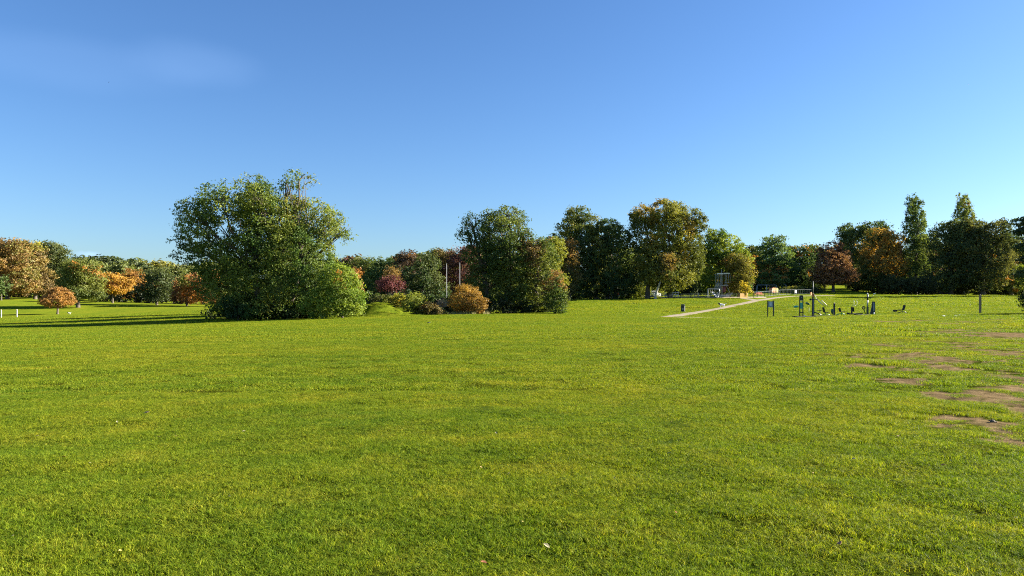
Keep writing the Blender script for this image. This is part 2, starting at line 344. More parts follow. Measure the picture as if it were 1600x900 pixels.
# ------------------------------------------------------------------ paths
PATHS = []
def strip(name, pts, widths, m, label, lift=.03):
    pts = [Vector(p) for p in pts]
    # resample smoothly
    out = []; ws = []
    for i in range(len(pts)-1):
        p0 = pts[max(i-1, 0)]; p1 = pts[i]; p2 = pts[i+1]; p3 = pts[min(i+2, len(pts)-1)]
        for k in range(14):
            t = k/14; out.append(.5*((2*p1)+(p2-p0)*t+(2*p0-5*p1+4*p2-p3)*t*t+(3*p1-p0-3*p2+p3)*t**3)); ws.append(widths[i]*(1-t)+widths[i+1]*t)
    out.append(pts[-1]); ws.append(widths[-1]); PATHS.append((np.array([(p.x, p.y) for p in out]), np.array(ws))); V = []; Fc = []; nC = 7
    for i, p in enumerate(out):
        t = (out[min(i+1, len(out)-1)]-out[max(i-1, 0)]); t.z = 0; t.normalize(); nn = Vector((-t.y, t.x, 0))
        for c in range(nC):
            e = (c/(nC-1)-.5)*(ws[i]+ (random.uniform(-.12, .12) if c in (0, nC-1) else 0)); q = p+nn*e
            V.append((q.x, q.y, float(H(q.x, q.y))+(lift if 0 < c < nC-1 else -.02)))
    for i in range(len(out)-1):
        for c in range(nC-1): a = i*nC+c; Fc.append((a, a+1, a+1+nC, a+nC))
    me = mesh_np(name, V, Fc, True)
    return tag(link(name, me, m), label, kind='structure')
def gp(px, py, lo=4, hi=400):
    Y = Yat(px, py, lo, hi); return ((px-800)/F*Y, Y, 0)
strip('path', [gp(1036, 495.5, 70), gp(1062, 492.4, 70), gp(1092, 487.6, 70), gp(1130, 480.8, 70), gp(1165, 473.5, 70), gp(1190, 468.5, 70), gp(1235, 463.3, 70), gp(1300, 461.8, 70)],
      [1.4, 2.6, 2.0, 1.9, 1.9, 2.0, 2.0, 2.0], M_PATH, 'pale gravel footpath climbing from the lawn to the playground')
strip('worn_track', [gp(1056, 495.6, 60), gp(1090, 496.8, 60), gp(1150, 497.6, 60), gp(1195, 497.9, 60)], [1.2, .7, .35, .3], M_TRACK, 'thin worn earth track branching right from the footpath', .03)
strip('play_surface', [(31, 153, 0), (39, 149, 0), (50, 147, 0)], [4, 6, 3], M_SAND, 'sandy brown surfacing inside the playground fence', .05)
strip('play_path', [gp(1160, 466.0, 100), gp(1176, 468.3, 100), gp(1186, 469.5, 100)], [1.6, 1.8, 2.2], M_PATH, 'short gravel spur from the footpath to the playground gate', .04)

# grass: patches of real blades instanced over the lawn
def blade_patch(size, n, h, w, rng, name):
    x = rng.uniform(-size/2, size/2, n)+rng.normal(0, size*.12, n); y = rng.uniform(-size/2, size/2, n)+rng.normal(0, size*.12, n)
    cl = noise(x*13/size+50, y*13/size+50, int(size*100)+n)*.6+noise(x*6/size+20, y*6/size+20, n)*.4           # tufts inside the patch
    kp = rng.uniform(0, 1, n) < .10+1.3*np.clip((cl-.33)*2.6, 0, 1); x = x[kp]; y = y[kp]; cl = cl[kp]; n = len(x)
    hh = h*rng.uniform(.45, 1.15, n)*(.35+1.25*cl); a = rng.uniform(0, 2*math.pi, n); lean = rng.uniform(.7, 2.8, n)*hh
    la = rng.uniform(0, 2*math.pi, n); dx = np.cos(la)*lean; dy = np.sin(la)*lean
    ux = np.cos(a)*w/2*rng.uniform(.6, 1.3, n); uy = np.sin(a)*w/2
    z0 = np.full(n, -.02)
    V = np.stack([np.stack([x-ux, y-uy, z0], -1), np.stack([x+ux, y+uy, z0], -1),
                  np.stack([x+dx*.4+ux*.8, y+dy*.4+uy*.8, hh*.62], -1), np.stack([x+dx*.4-ux*.8, y+dy*.4-uy*.8, hh*.62], -1),
                  np.stack([x+dx, y+dy, hh], -1)], 1).reshape(-1, 3)
    b = np.arange(n)[:, None]*5
    T = np.concatenate([b+[[0, 1, 2]], b+[[0, 2, 3]], b+[[3, 2, 4]]])
    me = mesh_np(name, V, T); tone = np.repeat(rng.uniform(0, 1, n)**1.0, 5)
    at = me.attributes.new('tone', 'FLOAT', 'POINT'); at.data.foreach_set('value', tone.astype(np.float32))
    me.materials.append(M_BLADE); return me
def make_grass():
    src = bpy.data.collections.new('grass_patches'); rng = np.random.default_rng(5)
    lods = [(.30, 1200, .026, .0040, 1.0, 13, 24.), (.6, 1250, .036, .0080, 13, 30, 5.5), (1.2, 1250, .050, .016, 30, 92, 1.4), (2.6, 1100, .07, .034, 92, 175, .24)]
    pts = []; idx = []; scl = []; NV = 5
    for L, (size, n, h, w, y0, y1, dens) in enumerate(lods):
        for v in range(NV):
            me = blade_patch(size, n, h, w, rng, 'grass_patch'); o = bpy.data.objects.new('grass_patch_%02d' % (L*NV+v), me); src.objects.link(o)
        g = 1/math.sqrt(dens*.92); gx_, gy_ = np.meshgrid(np.arange(-1.2*y1, 1.2*y1, g), np.arange(y0-g, y1+g, g))
        X = (gx_+rng.uniform(-.42, .42, gx_.shape)*g).ravel(); Y = (gy_+rng.uniform(-.42, .42, gx_.shape)*g).ravel()
        ok = (np.abs(X) < 1.2*Y) & (Y > y0) & (Y <= y1); X = X[ok]; Y = Y[ok]; cnt = len(X)
        b = bare(X, Y); cl = fbm(X*1.1, Y*1.1, 41, 3); rough = np.clip((X/Y-.05)*2.2, 0, 1)*np.clip((30-Y)/14, 0, 1)
        thin = rng.uniform(0, 1, cnt) > b*.93
        for (pp, pw) in PATHS:
            box = (X > pp[:, 0].min()-3) & (X < pp[:, 0].max()+3) & (Y > pp[:, 1].min()-3) & (Y < pp[:, 1].max()+3); ii = np.nonzero(box)[0]
            dd = np.hypot(X[ii, None]-pp[None, :, 0], Y[ii, None]-pp[None, :, 1])-pw[None, :]/2; thin[ii] &= dd.min(1) > .05+size*.30
        # the band of ground just under the trees stays thin
        s = (.85+.3*np.clip((cl-.35)*2.2, 0, 1))*(1+.25*rough*np.clip((noise(X*3.3, Y*3.3, 9)-.5)*2.6, -.55, 1.1))*rng.uniform(.75, 1.3, cnt)
        reg = np.clip((X/Y-.12)*3, 0, 1); tf = noise(X*3.3, Y*2.8, 91)*.7+noise(X*8, Y*7, 92)*.3
        tuft = np.clip((tf-(.88-.23*reg-.07*(fbm(X*.3, Y*.3, 93)>.55)))*9, 0, 1); s = s*(1+tuft*np.interp(Y, [6, 14, 30], [.25, .8, 1.4]))
        s = np.clip(s, .55, 3.2)*(1-.45*b)
        Z = H(X, Y)-.012*np.clip(Y/20, 0, 1)
        pts.append(np.stack([X, Y, Z], -1)[thin]); idx.append((L*NV+rng.integers(0, NV, cnt))[thin]); sc = s[thin]
        scl.append(np.stack([np.ones_like(sc), np.ones_like(sc), sc], -1))
    P_ = np.vstack(pts); I = np.concatenate(idx); S = np.vstack(scl)
    me = bpy.data.meshes.new('lawn_grass'); me.vertices.add(len(P_)); me.vertices.foreach_set('co', P_.astype(np.float32).ravel())
    a = me.attributes.new('pick', 'INT', 'POINT'); a.data.foreach_set('value', I.astype(np.int32))
    a = me.attributes.new('size', 'FLOAT_VECTOR', 'POINT'); a.data.foreach_set('vector', S.astype(np.float32).ravel())
    rot = np.zeros((len(P_), 3), np.float32); rot[:, 2] = rng.uniform(0, 6.283, len(P_))
    a = me.attributes.new('turn', 'FLOAT_VECTOR', 'POINT'); a.data.foreach_set('vector', rot.ravel())
    o = tag(link('lawn_grass', me, M_BLADE), 'short green grass blades covering the lawn', 'grass', kind='stuff')
    ng = bpy.data.node_groups.new('grass_scatter', 'GeometryNodeTree')
    ng.interface.new_socket('Geometry', in_out='INPUT', socket_type='NodeSocketGeometry'); ng.interface.new_socket('Geometry', in_out='OUTPUT', socket_type='NodeSocketGeometry')
    gi = ng.nodes.new('NodeGroupInput'); go = ng.nodes.new('NodeGroupOutput'); ci = ng.nodes.new('GeometryNodeCollectionInfo')
    ci.inputs['Collection'].default_value = src; ci.inputs['Separate Children'].default_value = True; ci.inputs['Reset Children'].default_value = True
    ip = ng.nodes.new('GeometryNodeInstanceOnPoints'); ip.inputs['Pick Instance'].default_value = True
    def attr(nm, dt):
        n = ng.nodes.new('GeometryNodeInputNamedAttribute'); n.data_type = dt; n.inputs['Name'].default_value = nm; return n.outputs['Attribute']
    mp = ng.nodes.new('GeometryNodeMeshToPoints'); L_ = ng.links.new
    L_(gi.outputs[0], mp.inputs['Mesh']); L_(mp.outputs[0], ip.inputs['Points']); L_(ci.outputs[0], ip.inputs['Instance'])
    L_(attr('pick', 'INT'), ip.inputs['Instance Index']); L_(attr('turn', 'FLOAT_VECTOR'), ip.inputs['Rotation']); L_(attr('size', 'FLOAT_VECTOR'), ip.inputs['Scale'])
    L_(ip.outputs[0], go.inputs[0])
    md = o.modifiers.new('scatter', 'NODES'); md.node_group = ng
make_grass()

# ------------------------------------------------------------------ trees
def crown_mesh(lobes, leaf, clump, c1, c2, c3, p3, cover, seed, hang=0., flat=.65):
    """lobes: (cx,cy,cz,rx,ry,rz,density) -> mesh of leaf faces grouped in sprays"""
    rng = np.random.default_rng(seed); allc = []; alln = []; allcol = []; alls = []
    L = np.array(lobes, float); zmin = (L[:, 2]-L[:, 5]).min(); zmax = (L[:, 2]+L[:, 5]).max()
    for li, (cx, cy, cz, rx, ry, rz, dn) in enumerate(L):
        area = 4*math.pi*((rx*ry)**1.6/3+(rx*rz)**1.6/3+(ry*rz)**1.6/3)**(1/1.6)
        nleaf = cover*dn*area/(leaf*leaf*.5); per = 24 if dn >= 1 else 15
        nc = max(6, int(nleaf/per))
        d = rng.normal(0, 1, (nc, 3)); d /= np.linalg.norm(d, axis=1)[:, None]
        lump = .80+.36*noise(d[:, 0]*2.3+seed*3+li, d[:, 2]*2.3+d[:, 1]*1.7, seed)+.16*(noise(d[:, 0]*6+seed, d[:, 2]*6+d[:, 1]*5, seed+3)-.5)
        inner = rng.uniform(0, 1, nc) < .22
        f = np.where(inner, rng.uniform(.25, .85, nc), 1-np.abs(rng.normal(0, .10, nc)))*lump
        c = np.stack([cx+d[:, 0]*rx*f, cy+d[:, 1]*ry*f, cz+d[:, 2]*rz*f], -1)
        # drop sprays buried deep in other lobes
        keep = np.ones(nc, bool)
        for lj, (ox, oy, oz, qx, qy, qz, _) in enumerate(L):
            if lj == li: continue
            q = ((c[:, 0]-ox)/qx)**2+((c[:, 1]-oy)/qy)**2+((c[:, 2]-oz)/qz)**2
            keep &= ~((q < .40) & (rng.uniform(0, 1, nc) < .8))
        c = c[keep]; d = d[keep]; nc = len(c)
        if nc == 0: continue
        cr = clump*rng.uniform(.55, 1.35, nc)
        tint = np.clip(.5+1.6*(noise(c[:, 0]/(clump*3.2)+seed, c[:, 2]/(clump*3.2)+c[:, 1]/(clump*4), seed+5)-.5)+rng.normal(0, .16, nc), 0, 1)
        hrel = np.clip((c[:, 2]-zmin)/(zmax-zmin), 0, 1)
        sp = (noise(c[:, 0]/(clump*3.5)+seed*2, c[:, 2]/(clump*3.5), seed+9)+rng.normal(0, .10, nc)) > 1-p3*(.25+1.35*hrel**1.5)
        cc = np.asarray(c1)[None]*(1-tint[:, None])+np.asarray(c2)[None]*tint[:, None]
        cc = np.where(sp[:, None], np.asarray(c3)[None]*(.75+.5*rng.uniform(0, 1, (nc, 1))), cc)
        cc = cc*rng.uniform(.92, 1.42, (nc, 1))
        g = rng.normal(0, 1, (nc, per, 3)); g *= (rng.uniform(.2, 1, (nc, per, 1)))/np.linalg.norm(g, axis=2, keepdims=True)
        g[:, :, 2] = g[:, :, 2]*flat-hang*np.linalg.norm(g[:, :, :2], axis=2)
        pos = c[:, None, :]+g*cr[:, None, None]
        nn = rng.normal(0, .75, (nc, per, 3))+d[:, None, :]*.55+g*1.3+np.array([0, 0, .35])
        allc.append(pos.reshape(-1, 3)); alln.append(nn.reshape(-1, 3)); alls.append(leaf*rng.uniform(.55, 1.35, nc*per))
        allcol.append((cc[:, None, :]*rng.uniform(.8, 1.2, (nc, per, 1))).reshape(-1, 3))
    c = np.vstack(allc); n = np.vstack(alln); s = np.concatenate(alls)[:, None]; col = np.vstack(allcol); m = len(c)
    n /= np.linalg.norm(n, axis=1)[:, None]
    a = rng.normal(0, 1, (m, 3)); a -= n*np.sum(a*n, 1)[:, None]; a /= np.linalg.norm(a, axis=1)[:, None]; b = np.cross(n, a)
    bend = n*s*.12
    V = np.stack([c-a*s*.62-bend, c-b*s*.36+a*s*.05+bend, c+a*s*.62-bend, c+b*s*.36+a*s*.05+bend], 1).reshape(-1, 3)
    me = mesh_np('crown', V, np.arange(4*m).reshape(-1, 4))
    at = me.attributes.new('leaf_colour', 'FLOAT_COLOR', 'POINT'); rgba = np.ones((4*m, 4), np.float32); rgba[:, :3] = np.repeat(col, 4, 0); at.data.foreach_set('color', rgba.ravel())
    me.materials.append(M_LEAF); return me
def limb(mb, a, b, r0, r1, rng, seg=5, wob=.08, n=7):
    a = Vector(a); b = Vector(b); L = (b-a).length; pts = []; rr = []
    for i in range(seg+1):
        t = i/seg; p = a.lerp(b, t)
        w = math.sin(t*math.pi)*wob*L
        p = p+Vector((rng.uniform(-1, 1), rng.uniform(-1, 1), rng.uniform(-.2, 1)))*w*.7; pts.append(p); rr.append(r0*(1-t)+r1*t)
    mb.tube(pts, rr, n); return pts
ALLTREES = []; TRI = 0
def tree(name, label, px, Y, lobes, c1, c2, c3=(.3, .14, .03), p3=0., leaf=None, clump=None, cover=1.15, cat='tree', group=None, trunks=None,
         bark=None, r0=None, twigs=3, hang=0., flat=.65, color=None, crown_name='crown', limbs=True, depth=1.):
    """lobes in photograph units at distance Y, turned into metres here: (px, py, rx, ry[, density[, forward]])"""
    global TRI
    base = G(px, Y, .05); k = Y/F; seed = int(px*7+Y*13) % 9973; rng = random.Random(seed)
    root = empty(name, base, label=label, cat=cat, group=group)
    LB = []; top = 0; xa = min(l[0]-l[2] for l in lobes); xb = max(l[0]+l[2] for l in lobes); cxm = (xa+xb)/2; hw = (xb-xa)/2
    for i, l in enumerate(lobes):
        p = P(l[0], l[1], Y)-base; rx = l[2]*k; rz = l[3]*k; dn = l[4] if len(l) > 4 else 1.
        fy = rng.uniform(-.25, .25)*rx*depth
        if abs(l[0]-cxm) < hw and len(l) < 6: fy += (-1)**i*rng.uniform(.1, .55)*(1 if len(l) < 5 or l[4] > .75 else .3)*max(0, math.sqrt(1-((l[0]-cxm)/hw)**2)*hw*k-rx*.75)*depth
        LB.append((p.x, fy, p.z, rx, rx*.95*depth, rz, dn)); top = max(top, p.z+rz)
    leaf = (leaf or max(.13, Y*(.0033 if Y < 160 else .0028)))*.78; cover = cover*1.25; clump = clump or max(.45, Y*.0075)
    me = crown_mesh(LB, leaf, clump, c1, c2, c3, p3, cover, seed, hang, flat); TRI += len(me.polygons)*2
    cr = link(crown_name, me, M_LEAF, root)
    if limbs:
        mb = MB(); r0 = r0 or max(.07, top*.028); zc = sum(l[2] for l in LB)/len(LB)
        tops = []
        for (tp, lean) in (trunks or [(px, 0)]):
            bx = (tp-px)*k; ax = bx+lean*k; hz = max(.5, min(zc*.55, top*.45))
            pts = [(bx-.0, 0, -.3), (bx, 0, .15), (bx*.95+ax*.05, .02, .6*hz/2), (bx*.4+ax*.6, .05, hz*.7), (ax, 0, hz)]
            mb.tube([Vector(p) for p in pts], [r0*1.7, r0*1.25, r0, r0*.9, r0*.8], 9); tops.append(Vector((ax, 0, hz)))
        for (cx, cy, cz, rx, ry, rz, dn) in LB:
            t0 = min(tops, key=lambda t: abs(t.x-cx)); c = Vector((cx, cy, max(cz, .3)))
            if c.z < t0.z*.9 and len(LB) > 2: t0 = Vector((t0.x, 0, min(t0.z, c.z*.7)))
            pts = limb(mb, t0, c, r0*.55, r0*.22, rng)
            for q in range(twigs if dn >= 1 else twigs+4):
                a = rng.uniform(0, 6.28); e = rng.uniform(-.1, 1.2)
                d = Vector((math.cos(a)*math.cos(e)*rx, math.sin(a)*math.cos(e)*ry, math.sin(e)*rz))*rng.uniform(.7, .98)
                limb(mb, pts[rng.choice([2, 3, 4, 5])], c+d, r0*.2, r0*.04, rng, 4, .1, 5)
        mb.build('trunk', bark or M_BARK, root, True)
    if color: cr.color = (*color, 1)
    ALLTREES.append(root); return root
# leaf colours
ASH1, ASH2 = (.062, .108, .020), (.165, .195, .032)
OLV1, OLV2 = (.062, .098, .021), (.145, .160, .032)
DRK1, DRK2 = (.040, .070, .024), (.085, .122, .034)
ORG1, ORG2 = (.24, .12, .030), (.38, .22, .045)
RST1, RST2 = (.20, .085, .035), (.34, .16, .05)
MRN1, MRN2 = (.085, .036, .034), (.16, .065, .055)
YGR1, YGR2 = (.13, .16, .025), (.27, .25, .04)
BRN1, BRN2 = (.13, .09, .035), (.24, .16, .05)
CPR1, CPR2 = (.15, .08, .045), (.29, .155, .08)

# --- the big tree left of the middle and what grows round it
tree('broadleaf_tree', 'huge spreading green tree with airy twin tops, left of the middle of the park', 415, 80,
     [(302, 360, 30, 34, .7), (330, 345, 32, 30, .8), (283, 388, 20, 22, .5), (365, 325, 36, 30, .8), (392, 288, 24, 15, .36), (412, 302, 22, 18, .45), (446, 290, 16, 17, .22), (468, 281, 24, 15, .30),
      (385, 322, 36, 26), (418, 314, 30, 22, .9), (450, 322, 28, 22, .9), (425, 340, 44, 36), (478, 342, 40, 34, .9), (515, 352, 26, 24, .6), (538, 362, 13, 20, .35), (335, 405, 45, 32, .8, 40), (405, 395, 58, 50, 1, 30), (475, 400, 58, 50, 1, -25), (350, 450, 46, 40, 1, 70), (425, 450, 60, 45, 1, 25), (495, 445, 52, 46, 1, -30), (400, 478, 45, 22, 1, 50), (400, 385, 40, 42, .5, -75), (450, 390, 45, 48, .6, 85), (355, 425, 32, 34, .5, -65), (345, 400, 32, 32, .45, 95)],  # the last lobes, unseen inside the outline, are added to thicken the cast shadow
     ASH1, ASH2, (.20, .20, .035), .12, leaf=.24, clump=.75, cover=.84, trunks=[(405, -8), (430, 6), (452, 14)], r0=.34, twigs=5)
tree('bright_bush', 'bright yellow green leafy bush at the right foot of the huge spreading tree', 535, 76,
     [(530, 440, 30, 30), (545, 462, 26, 30), (515, 470, 30, 26), (562, 480, 10, 15), (490, 478, 22, 18)], (.105, .165, .020), (.23, .28, .038), leaf=.22, clump=.6, cat='bush', crown_name='foliage', r0=.08)
tree('broadleaf_tree', 'dark tree standing close behind the huge spreading tree', 440, 91, [(420, 385, 32, 32), (455, 378, 32, 32), (425, 425, 38, 34), (455, 430, 38, 34), (440, 465, 46, 28)], DRK1, ASH1)
tree('broadleaf_tree', 'smaller dark tree farther behind the huge spreading tree', 465, 103, [(450, 385, 30, 26), (475, 395, 28, 26), (462, 425, 36, 30), (475, 455, 38, 28)], DRK1, ASH1)
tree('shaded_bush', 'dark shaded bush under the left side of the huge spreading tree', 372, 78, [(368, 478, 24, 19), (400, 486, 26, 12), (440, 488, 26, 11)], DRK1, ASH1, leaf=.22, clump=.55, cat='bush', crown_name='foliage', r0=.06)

# --- clump in the middle
tree('broadleaf_tree', 'tall dark tree with a ragged airy top in the middle clump', 772, 97,
     [(738, 350, 20, 16, .4), (733, 368, 17, 14, .4), (765, 345, 20, 20, .5), (795, 338, 26, 16, .5), (812, 350, 14, 14, .3), (785, 368, 36, 30, .8), (762, 400, 36, 34), (800, 405, 36, 38), (770, 445, 44, 42), (810, 455, 36, 36), (745, 466, 26, 26)],
     (.055, .090, .022), (.135, .16, .034), BRN1, .08, leaf=.27, clump=.8, twigs=5, trunks=[(762, -4), (790, 6)])
tree('broadleaf_tree', 'olive tree with a spiky top at the right side of the middle clump', 838, 95,
     [(825, 372, 9, 15, .7), (828, 398, 20, 24), (850, 385, 16, 16, .8), (845, 420, 28, 34), (838, 458, 32, 34)], OLV1, OLV2, BRN1, .22, leaf=.27, clump=.75)
tree('autumn_bush', 'rusty green bush with reddish leaves at the right end of the middle clump', 868, 90,
     [(864, 438, 15, 18), (866, 460, 20, 22), (872, 474, 17, 17)], OLV1, (.15, .15, .04), (.22, .13, .045), .30, leaf=.22, clump=.5, cat='bush', crown_name='foliage', r0=.07)
tree('golden_bush', 'round golden brown bush on the edge of the lawn', 731, 87,
     [(728, 467, 24, 22), (740, 473, 20, 18), (718, 475, 17, 15), (748, 478, 12, 12)], (.22, .13, .035), (.42, .265, .06), (.16, .15, .04), .15, leaf=.17, clump=.4, cat='bush', crown_name='foliage', r0=.06, twigs=6)
tree('green_bush', 'yellow green rounded bush just right of the grassy mound', 650, 86, [(648, 471, 17, 13), (638, 480, 15, 12), (660, 480, 14, 12), (650, 484, 20, 9)], (.11, .14, .025), (.26, .28, .04), leaf=.2, clump=.5, cat='bush', crown_name='foliage', r0=.06)
tree('green_bush', 'bright yellow green bush behind the right slope of the grassy mound', 625, 88, [(622, 466, 10, 9), (630, 473, 11, 11), (618, 478, 12, 11), (608, 470, 9, 8)], (.10, .12, .02), (.28, .26, .035), leaf=.2, clump=.45, cat='bush', crown_name='foliage', r0=.05)
tree('low_shrub', 'dull green shrub behind the top of the grassy mound', 592, 89, [(582, 472, 14, 9), (600, 473, 15, 10), (612, 480, 14, 10), (590, 466, 8, 6, .6)], OLV1, (.13, .13, .04), leaf=.2, clump=.45, cat='shrub', crown_name='foliage', r0=.05)
tree('low_shrub', 'low straggly brown green shrub between the green bush and the bare twigs', 668, 85, [(664, 482, 12, 9), (677, 484, 11, 8), (686, 487, 9, 5)], BRN1, (.17, .16, .05), leaf=.17, clump=.35, cat='shrub', crown_name='foliage', r0=.04)
tree('dark_shrub', 'dark shrub in the hollow right of the grassy mound', 638, 92, [(630, 484, 14, 9), (645, 487, 12, 7), (616, 487, 12, 7)], DRK1, OLV1, leaf=.2, clump=.4, cat='shrub', crown_name='foliage', r0=.04)
# pale bare bush
def bare_bush():
    b = G(691, 86, .05); r = empty('bare_bush', b, label='small pale leafless bush left of the golden bush', cat='bush'); rng = random.Random(3); mb = MB(); tw = MB()
    for k in range(4): mb.tube([(rng.uniform(-.1, .1), 0, -.1), (rng.uniform(-.15, .15), rng.uniform(-.1, .1), .45), (rng.uniform(-.35, .35), rng.uniform(-.3, .3), .95)], [.05, .04, .025], 6)
    for k in range(190):
        a = rng.uniform(0, 6.28); e = rng.uniform(-.3, 1.4); d = Vector((math.cos(a)*math.cos(e), math.sin(a)*math.cos(e), math.sin(e)*.95))
        s = Vector((0, 0, 1.05))+d*rng.uniform(0, .4); t = Vector((0, 0, 1.15))+d*rng.uniform(.55, .98); m = s.lerp(t, .5)+Vector((rng.uniform(-.1, .1), rng.uniform(-.1, .1), rng.uniform(-.05, .12)))
        tw.tube([s, m, t], [.018, .012, .006], 4)
    mb.build('trunk', M_TWIG, r, True); tw.build('twigs', M_TWIG, r)
bare_bush()
def tall_weeds():
    rng = np.random.default_rng(8); n = 1500; X = rng.uniform((640-800)/F*86, (765-800)/F*86, n); Y = rng.uniform(85.2, 87.5, n); Z = H(X, Y)
    keep = noise(X*.8, Y*.5, 77) > .42; X = X[keep]; Y = Y[keep]; Z = Z[keep]; n = len(X); h = rng.uniform(.15, .5, n); a = rng.uniform(0, 3.14, n); w = .03; dx = rng.normal(0, .12, n); dy = rng.normal(0, .1, n)
    V = np.stack([np.stack([X-w*np.cos(a), Y-w*np.sin(a), Z-.03], -1), np.stack([X+w*np.cos(a), Y+w*np.sin(a), Z-.03], -1), np.stack([X+dx, Y+dy, Z+h], -1)], 1).reshape(-1, 3)
    me = mesh_np('tall_weeds', V, np.arange(3*n).reshape(-1, 3)); tag(link('tall_weeds', me, simple('dry_stalk', (.30, .27, .09), .9, 0, .3, .8)), 'dry grass stalks along the edge of the lawn by the bushes', 'weeds', kind='stuff')
tall_weeds()

# --- wood behind the playing fields, left of the middle clump
W1 = 'trees of the wood behind the goal posts'
tree('wood_tree', 'rounded grey green tree beside the right edge of the huge spreading tree', 572, 215, [(560, 422, 22, 20), (582, 420, 22, 18), (572, 445, 34, 28), (570, 468, 34, 22)], OLV1, (.12, .14, .035), group=W1)
tree('wood_tree', 'small rusty leaved tree peeping out behind the bright bush', 556, 120, [(554, 428, 8, 10), (557, 440, 9, 12), (556, 460, 9, 12)], RST1, RST2, group=W1)
tree('wood_tree', 'dark green tree in the wood behind the small red tree', 608, 205, [(606, 420, 22, 17), (596, 440, 24, 26), (615, 450, 26, 30)], DRK1, DRK2, group=W1)
tree('wood_tree', 'blackish maroon tree on the skyline left of the goal posts', 636, 200, [(634, 404, 18, 12), (640, 422, 24, 24), (635, 455, 28, 26)], (.05, .03, .025), (.10, .065, .04), group=W1)
tree('wood_tree', 'dark olive round tree just left of the goal posts', 664, 185, [(664, 412, 20, 16), (660, 432, 28, 24), (672, 455, 30, 28), (668, 475, 26, 18)], DRK1, (.085, .10, .028), BRN2, .1, group=W1)
tree('wood_tree', 'brown green tree on the skyline above the goal posts', 692, 215, [(690, 400, 22, 12), (698, 415, 24, 20), (690, 450, 32, 32)], OLV1, BRN1, group=W1)
tree('wood_tree', 'deep maroon tree on the skyline right of the goal posts', 724, 208, [(716, 399, 16, 13), (736, 400, 18, 14), (725, 425, 30, 26), (730, 460, 32, 32)], MRN1, (.13, .06, .05), group=W1)
tree('red_maple', 'small crimson leaved tree in front of the dark wood', 609, 150, [(598, 441, 9, 7, .6), (612, 437, 9, 7, .6), (622, 444, 8, 7, .6), (608, 448, 16, 7, .8)], (.10, .030, .036), (.19, .062, .06), leaf=.35)
tree('small_tree', 'small rusty orange tree rising just behind the crimson tree', 613, 165, [(610, 424, 9, 7, .6), (616, 433, 9, 8, .7), (605, 430, 7, 6, .6)], (.14, .075, .03), (.22, .14, .045), leaf=.36)

# --- tall trees right of the middle
tree('broadleaf_tree', 'tall dark olive tree with a leafy point, left of the largest autumn tree', 932, 150,
     [(905, 336, 22, 14, .8), (890, 356, 20, 17, .9), (918, 358, 28, 24), (905, 385, 34, 28), (912, 402, 32, 30), (925, 395, 32, 30), (900, 425, 34, 30), (925, 440, 30, 24)], DRK1, (.13, .145, .032), (.24, .22, .045), .16, trunks=[(932, -8), (950, -6)], r0=.4, leaf=.42, clump=1.0)
tree('broadleaf_tree', 'dark blackish green tree standing against the largest autumn tree', 962, 149, [(950, 360, 24, 18), (965, 378, 22, 22), (955, 405, 34, 34), (965, 435, 32, 30)], DRK1, (.085, .115, .032), leaf=.42, clump=1.0, r0=.35)
tree('broadleaf_tree', 'largest autumn tree, green turning golden brown, tall and broad', 1042, 145,
     [(1008, 338, 24, 20), (1035, 328, 22, 15), (1060, 332, 24, 17), (1084, 350, 20, 20), (1015, 370, 32, 30), (1050, 365, 40, 34), (1080, 382, 26, 30), (1020, 405, 36, 32), (1062, 410, 38, 32), (1040, 432, 42, 20)],
     (.080, .095, .020), (.18, .18, .034), (.27, .20, .04), .22, trunks=[(1012, 8), (1047, 2)], r0=.42, leaf=.40, clump=1.0)
tree('pale_trunked_tree', 'slender tree with a pale leaning trunk under the largest autumn tree', 1024, 141, [(1035, 425, 14, 12), (1042, 410, 14, 14)], OLV1, BRN2, trunks=[(1024, 8)], bark=M_PALEBARK, r0=.22, leaf=.38)
tree('pale_trunked_tree', 'thin pale straight trunk with yellow green leaves by the white rail fence', 1047, 152, [(1062, 434, 12, 10), (1048, 425, 12, 14), (1070, 442, 8, 8)], YGR1, YGR2, trunks=[(1047, 0)], bark=M_PALEBARK, r0=.13, leaf=.38)
tree('broadleaf_tree', 'yellow green tree glowing behind the middle clump', 862, 135, [(862, 382, 20, 14), (872, 392, 14, 12), (858, 405, 24, 24), (862, 440, 26, 26)], YGR1, (.24, .23, .035), leaf=.38)
tree('broadleaf_tree', 'small rusty brown topped tree between the yellow green tree and tall dark tree', 889, 138, [(890, 386, 13, 12), (888, 410, 16, 22), (888, 440, 18, 24)], DRK1, BRN1, (.24, .14, .045), .25, leaf=.38)
tree('conifer', 'dark blue green conifer behind the yellow green tree', 858, 172, [(866, 372, 10, 8), (852, 384, 14, 10), (858, 400, 22, 14), (860, 425, 26, 24)], (.022, .042, .024), (.045, .07, .032), flat=.35)
tree('broadleaf_tree', 'bright green tree with a rounded top behind the climbing ship', 1128, 154, [(1122, 370, 18, 15), (1112, 390, 20, 22), (1135, 388, 26, 22), (1148, 408, 24, 24), (1118, 415, 28, 28), (1132, 438, 38, 24)], (.080, .13, .024), (.23, .27, .038), BRN2, .06, leaf=.42, clump=1.0)
tree('broadleaf_tree', 'yellow brown tree standing right behind the climbing ship', 1154, 149, [(1150, 412, 18, 16), (1160, 425, 16, 20), (1152, 440, 22, 20)], (.12, .11, .025), (.30, .23, .045), (.26, .13, .045), .25, leaf=.38)
tree('sapling', 'small golden sapling behind the yellow playground gate', 1165, 144, [(1163, 446, 6, 8), (1168, 453, 6, 8), (1163, 459, 7, 6)], (.28, .24, .03), (.45, .36, .05), leaf=.3, clump=.5, r0=.05)
